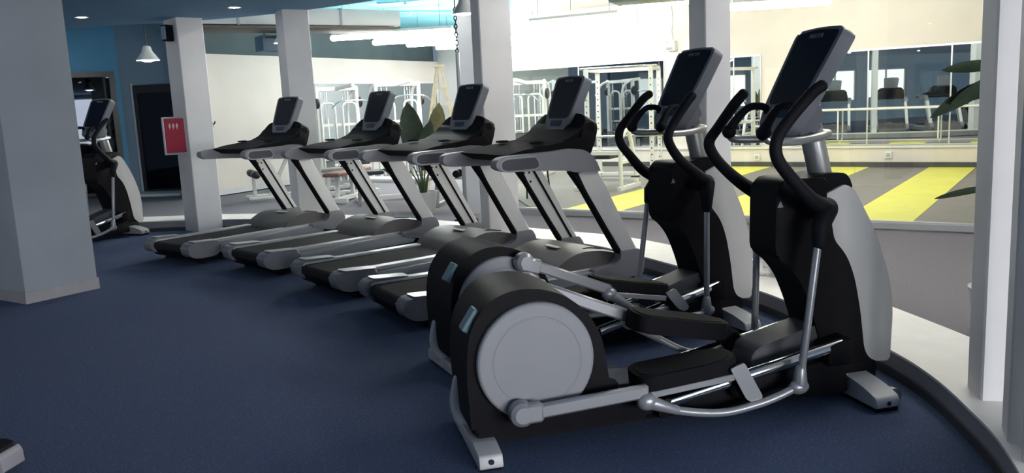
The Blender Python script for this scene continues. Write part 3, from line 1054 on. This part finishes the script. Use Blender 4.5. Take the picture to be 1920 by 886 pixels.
def cable_machine(label, loc, rz, w=.95, h=1.95, lat=True):
    t = thing('cable_machine', label, 'weight machine', loc, rz, 'white weight machines')
    b = new()
    for x in (-w / 2, w / 2):
        bar(b, (x, -.05, 0.03), (x, -.05, h), .075, .06)
        bar(b, (x, -.45, .03), (x, .45, .03), .07, .06)
        tube(b, cr([(x, .40, .05), (x, .38, h * .55), (x, .28, h * .9), (x, -.05, h)], 5), .028, 10)
    bar(b, (-w / 2, -.05, h - .03), (w / 2, -.05, h - .03), .07)
    bar(b, (-w / 2, -.05, .55), (w / 2, -.05, .55), .05)
    bar(b, (-w / 2, -.05, 1.2), (w / 2, -.05, 1.2), .05)
    bar(b, (0, -.05, h - .03), (0, -.75, h + .02), .07)
    bar(b, (-w / 2, -.45, .03), (w / 2, -.45, .03), .06)
    build('frame', b, 'gym_white', t)
    for x in (-w * .27, w * .27):
        b = new()
        for k in range(10):
            box(b, x - .10, x + .10, -.02, .10, .12 + k * .055, .168 + k * .055, .004)
        build('weight_stack', b, 'stack_grey', t)
        b = new()
        for q in (-.06, .06):
            tube(b, [(x + q, .04, .08), (x + q, .04, h - .05)], .010, 8)
        tube(b, [(x, .04, .68), (x, .04, h - .05)], .005, 6)
        build('guide_rod', b, 'chrome', t)
    b = new()
    tube(b, [(0, -.72, h), (0, -.72, h - .28)], .005, 6)
    tube(b, cr([(-.45, -.72, h - .40), (-.30, -.72, h - .29), (0, -.72, h - .27), (.30, -.72, h - .29), (.45, -.72, h - .40)], 5), .015, 8)
    build('pull_bar', b, 'chrome', t)
    for x in (-w * .27, w * .27):
        b = new(); tube(b, rnd([(x - .15, -.10, .12), (x - .15, -.10, 1.62), (x + .15, -.10, 1.62), (x + .15, -.10, .12)], .12, 5, False), .020, 8)
        bar(b, (x - .15, -.10, .9), (x + .15, -.10, .9), .03)
        build('stack_guard', b, 'gym_white', t)
    b = new(); box(b, -.2, .2, -.85, -.48, .45, .52, .02); build('seat', b, 'pad_black', t)
    b = new(); bar(b, (0, -.66, .03), (0, -.66, .45), .06); bar(b, (0, -.66, .03), (0, -.1, .03), .06); build('seat_post', b, 'gym_white', t)
    b = new()
    for x in (-.2, .2):
        tube(b, [(x - .12, -.52, .66), (x + .12, -.52, .66)], .045, 12)
    bar(b, (0, -.52, .5), (0, -.52, .66), .04)
    build('knee_roller', b, 'pad_black', t)
    for x in (-w / 2 - .03, w / 2 + .03):
        b = new()
        lathe(b, [(0, 0), (.10, 0), (.105, .01), (.105, .035), (.1, .045), (0, .045)], 20, Matrix.Translation((x, -.05, 1.62)) @ Matrix.Rotation(R(90), 4, 'Y'))
        build('pulley', b, 'dark_metal', t)
    return t


cable_machine('white cable machine against the mirror, nearest the plain cream wall', (-3.30, 16.6, 0), R(38), .85, 1.92)
cable_machine('white cable machine in the corner behind the big leafed plant', (-2.25, 17.7, 0), R(30), .95, 1.98)
cable_machine('white weight machine between the white column and the power rack', (.42, 17.2, 0), R(-18), .80, 1.88)


def power_rack(label, loc, rz):
    t = thing('power_rack', label, 'power rack', loc, rz)
    W, D, H = 1.15, 1.0, 1.98
    for x in (-W / 2, W / 2):
        for y in (-D / 2, D / 2):
            b = new(); bar(b, (x, y, .03), (x, y, H), .075); u = build('upright', b, 'gym_white', t)
            b = new()
            for k in range(14):
                lathe(b, [(0, .003), (.013, .003), (.013, 0)], 8, Matrix.Translation((x, y - .0375, .35 + k * .11)) @ RY)
            build('peg_holes', b, 'dark_metal', u)
    b = new()
    for x in (-W / 2, W / 2):
        bar(b, (x, -D / 2 - .15, .035), (x, D / 2 + .15, .035), .075)
        bar(b, (x, -D / 2, H), (x, D / 2, H), .07)
    bar(b, (-W / 2, D / 2, H), (W / 2, D / 2, H), .07)
    bar(b, (-W / 2, D / 2, .035), (W / 2, D / 2, .035), .07)
    build('base_frame', b, 'gym_white', t)
    b = new(); tube(b, [(-W / 2 - .1, -D / 2, H + .02), (W / 2 + .1, -D / 2, H + .02)], .022, 10); build('chin_bar', b, 'chrome', t)
    b = new()
    for x in (-W / 2, W / 2):
        bar(b, (x, -D / 2, .78), (x, D / 2, .78), .05)
    build('safety_bar', b, 'gym_white', t)
    b = new(); tube(b, [(-1.15, -D / 2 - .07, .80), (1.05, -D / 2 - .07, .80)], .022, 10)
    bb = build('barbell', b, 'chrome', t)
    return t


power_rack('tall white power rack standing in front of the mirror beside the yellow lanes', (2.15, 15.55, 0), R(-18))


def dip_bench(label, loc, rz):
    t = thing('curved_frame_bench', label, 'weight bench', loc, rz)
    for x in (-.38, .38):
        b = new()
        tube(b, cr([(x, -.32, .05), (x, -.33, .55), (x, -.28, .82), (x, -.05, .95), (x, .12, .80), (x, .28, .4), (x, .36, .05)], 5), .035, 10)
        bar(b, (x, -.42, .03), (x, .46, .03), .07)
        bar(b, (x, -.33, .45), (x, .24, .45), .05)
        build('side_frame', b, 'gym_white', t)
    b = new(); bar(b, (-.38, -.3, .60), (.38, -.3, .60), .06); bar(b, (-.38, .3, .12), (.38, .3, .12), .05); build('cross_bar', b, 'gym_white', t)
    b = new(); box(b, -.16, .16, -.25, .35, .50, .57, .02); build('seat', b, 'pad_black', t)
    b = new()
    for x in (-.43, .43):
        for z in (.2, .38):
            tube(b, [(x, .0, z), (x * 1.3, .0, z)], .016, 8)
    build('plate_peg', b, 'dark_metal', t)
    return t


dip_bench('white bench with rounded side frames and plate pegs in front of the power rack', (1.62, 13.9, 0), R(-30))

# roller bench in the far left
t = thing('roller_bench', 'bench with two black foam rollers by the plain cream wall', 'weight bench', (-4.25, 14.7, 0), R(25))
b = new()
tube(b, cr([(-.32, -.22, .05), (.5, -.25, .045), (.62, 0, .05), (.5, .22, .045), (-.32, .2, .05)], 4), .035, 10)
bar(b, (-.20, 0, .06), (-.20, 0, .46), .06); bar(b, (.05, 0, .05), (.42, 0, .75), .06)
build('frame', b, 'gym_white', t)
b = new(); tube(b, [(-.20, -.36, .46), (-.20, -.06, .46)], .065, 14); build('foam_roller', b, 'pad_black', t)
b = new(); tube(b, [(-.20, .06, .46), (-.20, .36, .46)], .065, 14); build('foam_roller', b, 'pad_black', t)
b = new(); box(b, .34, .80, -.17, .17, .72, .80, .03); build('hip_pad', b, 'pad_black', t)


def bench(label, loc, rz, m, tilt, back=None):
    t = thing('weight_bench', label, 'weight bench', loc, rz)
    b = new(); bar(b, (-.45, 0, .035), (.55, 0, .035), .07); bar(b, (-.45, -.25, .035), (-.45, .25, .035), .07); bar(b, (.55, -.25, .035), (.55, .25, .035), .07)
    bar(b, (-.3, 0, .04), (-.25, 0, .42), .06); bar(b, (.3, 0, .04), (.25, 0, .42), .06)
    build('frame', b, 'gym_white', t)
    b = new(); box(b, -.5, -.02, -.15, .15, .42, .49, .025); build('seat', b, m, t)
    b = new(); box(b, 0, .78, -.15, .15, -.035, .035, .025, Matrix.Translation((.02, 0, .455)) @ Matrix.Rotation(-R(tilt), 4, 'Y')); build('backrest', b, back or m, t)
    return t


bench('bench with a brown seat and white legs seen under the second treadmill arm', (-2.75, 14.05, 0), R(75), 'pad_brown', 0)
bench('bench with a raised black back pad behind the big plant', (-2.05, 13.85, 0), R(15), 'pad_black', 38)
bench('seat bench with an olive grey pad beside the second column', (-2.95, 14.95, 0), R(30), 'pad_grey', 55, 'pad_black')

# flat white bench with dark legs
t = thing('flat_bench', 'low white topped bench with dark legs behind the second treadmill', 'bench', (-1.78, 12.78, 0), R(-28))
b = new(); box(b, -.62, .62, -.2, .2, .38, .44, .015); build('top', b, 'pad_white', t)
for x in (-.5, .5):
    for y in (-.14, .14):
        b = new(); bar(b, (x * 1.06, y * 1.15, 0), (x, y, .38), .045); build('leg', b, 'frame_grey', t)

# dumbbell rack
t = thing('dumbbell_rack', 'leaning two tier rack holding black dumbbells beside the plastered pillar', 'rack', (-.62, 12.62, -.021), R(-12))
for x in (-.45, .45):
    b = new(); bar(b, (x, -.22, .0), (x, .12, .95), .06); bar(b, (x, -.22, .03), (x, .3, .03), .06)
    build('side_frame', b, 'frame_grey', t)
for k, (y, z) in enumerate(((-.10, .44), (.04, .80))):
    b = new(); box(b, -.5, .5, y - .14, y + .12, z - .02, z, .004, None); build('shelf', b, 'frame_grey', t)
db = None
for k, (y, z) in enumerate(((-.11, .44), (.03, .80))):
    for i in range(4):
        x = -.36 + i * .24
        a = R(-12)
        wx, wy = -.62 + x * math.cos(a) - y * math.sin(a), 12.62 + x * math.sin(a) + y * math.cos(a)
        wz = z - .021 + .055
        lb = 'black dumbbell on the %s shelf of the leaning rack' % ('lower', 'upper')[k]
        if db is None:
            db = thing('dumbbell', lb, 'dumbbell', (wx, wy, wz), a, 'dumbbells on the lower shelf')
            for s in (-1, 1):
                b = new(); lathe(b, [(0, 0), (.045, 0), (.055, .012), (.055, .055), (.045, .067), (0, .067)], 14, Matrix.Translation((0, s * .062, 0)) @ (RY if s < 0 else RY.inverted()))
                build('weight', b, 'black_rubber', db)
            b = new(); tube(b, [(0, -.065, 0), (0, .065, 0)], .015, 8); build('handle', b, 'chrome', db)
        else:
            o = dup(db, (wx, wy, wz), a, lb)
            o['group'] = 'dumbbells on the %s shelf' % ('lower', 'upper')[k]

# office chair with a mesh back
t = thing('mesh_chair', 'chair with a grey mesh back beside the white column of the glass partition', 'chair', (.32, 13.3, -.004), R(35))
b = new()
ol = rnd([(-.22, .52), (-.25, .98), (.25, .98), (.22, .52)], .07, 5)
tube(b, [(x, .22 + (z - .52) * .12, z) for x, z in ol], .017, 8, closed=True)
build('back_frame', b, 'pad_black', t)
b = new(); prism(b, [(x * .96, z) for x, z in ol], .235, .24); build('back_mesh', b, 'mesh_grey', t, 0)
b = new(); box(b, -.24, .24, -.25, .22, .44, .50, .02); build('seat', b, 'pad_black', t)
for x in (-.2, .2):
    for y in (-.2, .2):
        b = new(); tube(b, [(x, y, .45), (x * 1.15, y * 1.15, .0)], .014, 8, caps=False); build('leg', b, 'dark_metal', t)

# big plant
def leaf(bm, base, d, L, W, droop=.25, n=9, roll=0.0):
    base, d = Vector(base), Vector(d).normalized()
    s = d.cross(V(0, 0, 1))
    s = V(1, 0, 0) if s.length < .2 else s.normalized()
    s = Matrix.Rotation(roll, 3, d) @ s
    rows = []
    p = base.copy()
    dd = d.copy()
    for i in range(n + 1):
        t = i / n
        w = W * math.sin(math.pi * min(1, .06 + t * .94)) ** .7 * (1 if t < .98 else .1)
        up = s.cross(dd)
        rows.append([p - s * w / 2 + up * w * .14, p.copy(), p + s * w / 2 + up * w * .14])
        dd = (dd + V(d.x, d.y, -1) * (droop / n)).normalized()
        p = p + dd * (L / n)
    vs = [[bm.verts.new(q) for q in r] for r in rows]
    vb = [[bm.verts.new(q - V(0.004, 0.004, .003)) for q in r] for r in rows]
    for a, b_ in zip(vs[:-1], vs[1:]):
        for k in (0, 1):
            bm.faces.new((a[k], a[k + 1], b_[k + 1], b_[k]))
    for a, b_ in zip(vb[:-1], vb[1:]):
        for k in (0, 1):
            bm.faces.new((a[k + 1], a[k], b_[k], b_[k + 1]))


def plant(label, loc, leaves, rz=0, pot=(.20, .32), roll=0.0):
    t = thing('potted_plant', label, 'plant', loc, rz)
    r, h = pot
    b = new(); lathe(b, [(0, 0), (r * .72, 0), (r, h), (r * .92, h), (r * .88, h - .05), (0, h - .05)], 24); build('pot', b, 'pot', t)
    b = new(); lathe(b, [(0, h - .03), (r * .86, h - .045)], 20); build('soil', b, 'soil', t)
    groups = {}
    st = new()
    for (x, y, z, dx, dy, dz, L, W, dr, m) in leaves:
        leaf(groups.setdefault(m, new()), (x, y, z), (dx, dy, dz), L, W, dr, 9, roll)
        tube(st, cr([(x * .15, y * .15, h - .04), (x * .5, y * .5, h + (z - h) * .55), (x, y, z + .02)], 4), [.016, .012, .008], 8)
    for m, g in groups.items():
        build('leaves', g, m, t, 60)
    build('stems', st, 'leaf_stem', t)
    return t


plant('big potted plant with broad dark leaves behind the third treadmill', (-1.22, 11.85, -.021),
      [(-.05, 0, .72, -.10, .0, 1, .86, .34, .1, 'leaf'), (.18, .05, .78, .12, .1, 1, .78, .27, .1, 'leaf_dry'), (-.12, .05, .65, -.55, .1, .8, .6, .22, .5, 'leaf'),
       (.05, -.05, .62, .15, -.15, 1, .72, .30, .2, 'leaf'), (-.15, -.1, .6, -.8, -.1, .45, .45, .16, .6, 'leaf'), (.1, .1, .6, .7, .2, .6, .5, .2, .6, 'leaf'),
       (-.02, .12, .68, -.25, .3, 1, .75, .26, .25, 'leaf')])
plant('dark leafed plant peeking out from behind the blue grey pillar', (2.85, 4.75, -.021),
      [(-.08, -.02, 1.585, -1, -.05, .03, .36, .075, .1, 'leaf'), (-.10, -.04, 1.50, -.9, -.1, -.30, .46, .13, .25, 'leaf'), (-.08, -.06, 1.46, -.8, -.15, .1, .36, .14, .6, 'leaf'),
       (-.10, -.02, .91, -1, -.05, -.08, .36, .05, .1, 'leaf'),
       (.1, .05, 1.3, .6, .2, .8, .5, .15, .6, 'leaf'), (.05, -.02, 1.35, .3, -.5, .8, .4, .15, .6, 'leaf'), (0, .1, 1.3, .0, .8, .7, .5, .15, .6, 'leaf')], roll=1.0)

# pale wooden A-frame
t = thing('wooden_stepladder', 'tall pale wooden A-frame ladder standing behind the big plant', 'ladder', (-1.1, 14.5, -.021), R(8))
b = new()
for s in (-1, 1):
    bar(b, (s * .32, -.25, 0), (s * .03, 0, 2.15), .085, .04)
build('front_frame', b, 'wood_pale', t)
b = new()
for s in (-1, 1):
    bar(b, (s * .44, .30, 0), (s * .035, .02, 2.15), .075, .04)
build('rear_frame', b, 'wood_pale', t)
for k in range(6):
    z = .3 + k * .3
    f = 1 - z / 2.15
    b = new(); box(b, -(.06 + .24 * f), (.06 + .24 * f), -.25 * f - .04, -.25 * f + .04, z - .012, z + .012, .003); build('step', b, 'wood_pale', t)
b = new(); box(b, -.09, .09, -.06, .08, 2.14, 2.18, .005); build('top_plate', b, 'wood_pale', t)

# dark pole with twisted chain
t = thing('chain_pole', 'dark pole hanging on a twisted chain beside the white column', 'pole', (-.58, 10.8, 0))
b = new()
for k in range(12):
    z = 2.70 - k * .05
    ol = [(.017 * math.cos(q), .0, .032 * math.sin(q)) for q in [2 * math.pi * i / 10 for i in range(10)]]
    pts = [(x if k % 2 else 0, 0 if k % 2 else x, z + w) for x, _, w in ol]
    tube(b, pts, .007, 6, closed=True)
tube(b, [(0, 0, 2.70), (0, 0, 3.4)], .008, 6, caps=False)
build('chain', b, 'dark_metal', t)
b = new(); tube(b, [(0, 0, 2.12), (0, 0, .05)], .026, 12); build('shaft', b, 'frame_grey', t)
b = new(); lathe(b, [(0, -.021), (.16, -.021), (.15, .03), (.04, .06), (0, .06)], 20); build('base', b, 'dark_metal', t)

# ------------------------------------------------------------------ lamps and ceiling gear
def pendant(label, loc, r, top):
    t = thing('pendant_lamp', label, 'lamp', loc, 0, 'pendant lamps')
    b = new(); lathe(b, [(.03, .20), (.05, .19), (r * .45, .12), (r, .0), (r * .96, .0), (r * .42, .11), (.03, .17)], 32); build('lamp_shade', b, 'paint_white', t)
    b = new(); ball(b, (0, 0, .015), r * .62, 1, 1, .35); build('bulb', b, 'pend_light', t)
    b = new(); tube(b, [(0, 0, .19), (0, 0, top - loc[2])], .006, 6, caps=False); build('cord', b, 'dark_metal', t)


pendant('pendant lamp with a white cone shade in front of the white column', (-.40, 9.30, 2.44), .135, 3.4)
pendant('pendant lamp glowing beside the second column over the row', (-2.92, 11.5, 2.40), .13, 3.4)
pendant('pendant lamp glowing before the grey wall above the far cross trainer', (-4.95, 12.0, 2.29), .16, 3.4)


def downlight(label, loc):
    t = thing('downlight', label, 'lamp', loc, 0, 'recessed downlights')
    b = new(); lathe(b, [(.05, -.002), (.075, -.006), (.08, 0), (.05, .0)], 24); build('ring', b, 'paint_white', t)
    b = new(); lathe(b, [(0, -.010), (.05, -.003), (.05, .0), (0, .0)], 20); build('lens', b, 'down_light', t)


downlight('round downlight in the blue ceiling next to the big grey column', (-5.0, 10.35, 2.719))
downlight('round downlight at the ceiling edge above the far treadmill', (-3.10, 10.1, 2.719))
for i, (x, y) in enumerate(((-6.8, 3.2), (-6.8, 6.8), (-3.4, 4.0), (-0.6, 4.4), (-3.0, 0.5), (-0.4, 0.8), (-6.5, 0.0), (-2.2, 7.4))):  # extra downlights out of view, added to light the gym from overhead
    downlight('round downlight in the blue ceiling over the open carpet', (x, y, 2.719))


def tubelamp(label, p, q, r=.035):
    t = thing('tube_lamp', label, 'lamp', ((p[0] + q[0]) / 2, (p[1] + q[1]) / 2, p[2]), math.atan2(q[1] - p[1], q[0] - p[0]), 'tube lamps')
    L = math.hypot(q[0] - p[0], q[1] - p[1]) / 2
    b = new(); tube(b, [(-L, 0, 0), (L, 0, 0)], r, 10); build('tube', b, 'tube_light', t)
    b = new(); box(b, -L, L, -.045, .045, r * .9, r * .9 + .05, .004); build('housing', b, 'paint_white', t, 0)
    for x in (-L * .8, L * .8):
        b = new(); tube(b, [(x, 0, r + .04), (x, 0, ZC - p[2] - .012)], .004, 6, caps=False)
        build('wire', b, 'dark_metal', t)


tubelamp('leftmost glowing ceiling tube in front of the dark strip above the cream wall', (-3.15, 16.0, 2.80), (-.9, 15.6, 2.80), .05)
tubelamp('second glowing tube above the white machines', (-2.53, 17.0, 2.76), (-.2, 16.6, 2.76), .05)
tubelamp('third glowing tube above the white machines', (-1.98, 18.0, 2.76), (.3, 17.6, 2.76), .05)
tubelamp('fourth glowing tube above the white machines, closest to the white column', (-1.45, 19.0, 2.74), (.9, 18.6, 2.74), .05)
tubelamp('glowing tube over the studio in the pane with the front cross trainer', (2.93, 11.0, 2.545), (4.08, 10.8, 2.545), .05)
tubelamp('glowing tube next to the pillar behind the second cross trainer', (1.75, 12.3, 2.76), (2.75, 12.0, 2.76), .045)
tubelamp('glowing tube in front of the far bright wall over the white rack', (.5, 15.6, 2.86), (2.0, 14.8, 2.86), .045)
tubelamp('glowing tube nearest the far bright wall above the power rack', (1.2, 17.0, 2.74), (2.7, 16.2, 2.74), .045)
tubelamp('glowing tube over the yellow lanes beyond the blue grey pillar', (5.2, 12.6, 3.1), (6.6, 11.7, 3.1), .045)
tubelamp('glowing tube over the middle of the yellow lanes', (4.2, 14.2, 3.1), (5.5, 13.4, 3.1), .045)

tubelamp('glowing tube over the ledge walkway between the blue grey pillar and the partition', (3.5, 4.6, 3.15), (2.9, 6.0, 3.15), .045)
tubelamp('glowing tube over the walkway behind the second cross trainer', (2.3, 7.6, 3.15), (1.3, 8.9, 3.15), .045)
tubelamp('glowing tube over the walkway behind the two middle treadmills', (-.9, 11.2, 3.2), (-2.3, 12.2, 3.2), .045)

# ducts
t = thing('air_duct', 'white square air duct crossing behind the second column under the ceiling', 'duct', (-4.6, 13.0, 2.86), R(33))
b = new(); box(b, 0, 3.4, -.02, .55, 0, .26, .01); build('duct_body', b, 'duct', t)
for x in (.62, 1.3, 2.3):
    b = new(); box(b, x, x + .04, -.035, .565, -.012, .272, .004); build('duct_flange', b, 'frame_grey', t)
b = new(); box(b, -.35, 3.4, .0, .9, -.05, -.013, .004); build('duct_tray', b, 'duct_dark', t)
t = thing('ceiling_unit', 'dark box shaped ceiling unit behind the pendant lamp by the second column', 'air conditioner', (-4.0, 14.4, 2.52), R(33))
b = new(); box(b, 0, .85, 0, .45, 0, .26, .015); build('body', b, 'paint_slate', t)
b = new(); box(b, .04, .5, -.006, .0, .20, .235, .002); build('grille', b, 'door_dark', t)
for x in (.1, .75):
    b = new(); tube(b, [(x, .2, .25), (x, .2, ZC - 2.532)], .008, 6, caps=False); build('hanger', b, 'dark_metal', t)
t = thing('ceiling_unit', 'grey green ceiling air unit over the glass partition', 'air conditioner', (1.36, 11.1, 2.70), R(-18))
b = new(); box(b, 0, 1.0, 0, .7, 0, .24, .02); build('body', b, 'ac_grey', t)
b = new(); box(b, .02, .55, -.012, .0, -.02, .03, .004); build('flap', b, 'frame_grey', t)
for x in (.1, .9):
    b = new(); tube(b, [(x, .35, .23), (x, .35, ZC - 2.712)], .008, 6, caps=False); build('hanger', b, 'dark_metal', t)
# sprinkler pipes
for lb, pts, r in (('thin pale pipe with drops under the cyan ceiling', [(-3.2, 15.6, 3.22), (-.2, 16.6, 3.22)], .022),
                   ('pale pipe running toward the white column under the cyan ceiling', [(-1.9, 13.4, 3.1), (-.4, 13.0, 3.1), (1.0, 12.7, 3.1)], .03)):
    t = thing('ceiling_pipe', lb, 'pipe', pts[0])
    P0 = Vector(pts[0])
    q = [Vector(p) - P0 for p in pts]
    b = new(); tube(b, q, r, 10); build('pipe', b, 'ceiling_cyan', t)
    b = new()
    for k in (.15, .5, .85):
        c = q[0] + (q[-1] - q[0]) * k
        tube(b, [c, (c.x, c.y, ZC - P0.z)], .008, 6, caps=False)
        lathe(b, [(0, -.07), (.03, -.065), (.015, -.03), (.015, .0)], 10, Matrix.Translation(c))
    build('drop', b, 'rail_bright', t)

# ------------------------------------------------------------------ small things on the walls
t = thing('fire_cabinet', 'red fire hose cabinet with a pale frame beside the far pillar', 'fire cabinet', (-4.235, 10.86, 1.02), R(6))
b = new(); box(b, -.155, .145, .0, .20, 0, .48, .008); build('body', b, 'red', t)
b = new()
box(b, -.155, -.130, -.012, .0, 0, .48, .003); box(b, .120, .145, -.012, .0, 0, .48, .003); box(b, -.13, .12, -.012, .0, .455, .48, .003); box(b, -.13, .12, -.012, .0, 0, .025, .003)
build('door_frame', b, 'trim_silver', t, 0)
b = new(); box(b, -.128, .118, -.008, .0, .027, .453, .003); dr = build('door', b, 'red', t, 0)
b = new()
for x in (-.070, -.025, .020):
    box(b, x, x + .022, -.011, -.0085, .345, .385)
    box(b, x + .007, x + .014, -.011, -.0085, .32, .40)
build('lettering', b, 'mark_white', dr, 0)

t = thing('wall_speaker', 'small dark speaker high on the far pillar', 'speaker', (-4.20, 10.90, 2.44), R(-25))
b = new(); box(b, -.05, .05, -.08, .06, 0, .20, .012); build('body', b, 'black_plastic', t)
b = new(); box(b, -.04, .04, -.085, -.0805, .02, .18, .002); build('grille', b, 'paint_slate', t)
b = new(); bar(b, (0, .05, .1), (.16, .12, .12), .025); build('bracket', b, 'dark_metal', t)

p = wp(tw(3.50, 17.66), D_WALL - .001)
t = thing('wall_speaker', 'small speaker with a hanging cable on the bright far wall', 'speaker', (p.x, p.y, 2.36), math.atan2(TW.y, TW.x))
b = new(); box(b, -.09, .09, -.15, 0, 0, .20, .01); build('body', b, 'paint_white', t)
b = new(); box(b, -.085, .05, -.158, -.1505, .02, .18, .003); build('grille', b, 'frame_grey', t)
b = new(); tube(b, cr([(.02, -.02, .19), (-.02, -.01, .4), (.0, -.01, .6), (-.02, -.01, .95)], 5), .006, 6); build('cable', b, 'frame_grey', t)

o = thing('coat_hook', 'small black hook on the cream wall beside the far pillar', 'hook', (-5.50, 15.86, 1.32), math.atan2(ld.y, ld.x))
b = new(); box(b, -.03, .03, -.02, .02, -.05, .05, .006); build('plate', b, 'dark_metal', o)
b = new(); tube(b, cr([(0, -.01, .02), (0, -.08, .02), (0, -.10, .06)], 4), .012, 8); build('peg', b, 'dark_metal', o)
for lb, x, y, z in (('white socket box on the low wall above the middle yellow lane', 6.93, 15.33, .22), ('white socket box on the low wall behind the second cross trainer pillar', 4.95, 16.7, .18)):
    p = wp(tw(x, y), D_WALL - .001)
    o = thing('socket_box', lb, 'socket', (p.x, p.y, z), math.atan2(TW.y, TW.x))
    b = new(); box(b, -.06, .06, -.04, 0, -.06, .06, .008); build('body', b, 'gym_white', o)
    b = new(); box(b, -.035, .035, -.043, -.0405, -.035, .035, .001); build('plate', b, 'trim_silver', o, 0)

# crumpled white plastic on the ledge
b = new()
bmesh.ops.create_icosphere(b, subdivisions=4, radius=1)
from mathutils import noise
for v in b.verts:
    d = noise.noise(v.co * 2.1) * .5 + noise.noise(v.co * 5) * .35
    k = 1 + d
    v.co = V(v.co.x * .17 * k, v.co.y * .10 * k, max(0, .035 + v.co.z * .075 * k * (1.2 + noise.noise(V(v.co.x * 3, 2, v.co.y * 3)))))
o = build('plastic_bag', b, 'paper', smooth=12)
o.location = (1.93, 6.12, CH)
o.rotation_euler = (0, 0, R(-55))
tag(o, 'crumpled white plastic bag lying on the white ledge', 'bag')

# end of another machine at the lower left corner
t = thing('bench_end', 'black padded machine end with a pale grey cap on the blue carpet', 'exercise machine', (-2.44, 3.36, 0), R(-8))
b = new(); prism(b, rnd([(-.75, .03), (-.75, .115), (-.5, .13), (.14, .125), (.19, .10), (.21, .03)], .03, 4), -.22, .22, .02, 2)
build('body', b, 'black_plastic', t)
b = new(); prism(b, rnd([(.198, .035), (.198, .112), (.208, .116), (.226, .098), (.232, .035)], .010, 3), .06, .19, .004, 2)
build('end_cap', b, 'shell_grey', t)
b = new(); box(b, -.6, .15, -.18, .18, 0, .03, .004); build('foot', b, 'black_rubber', t)
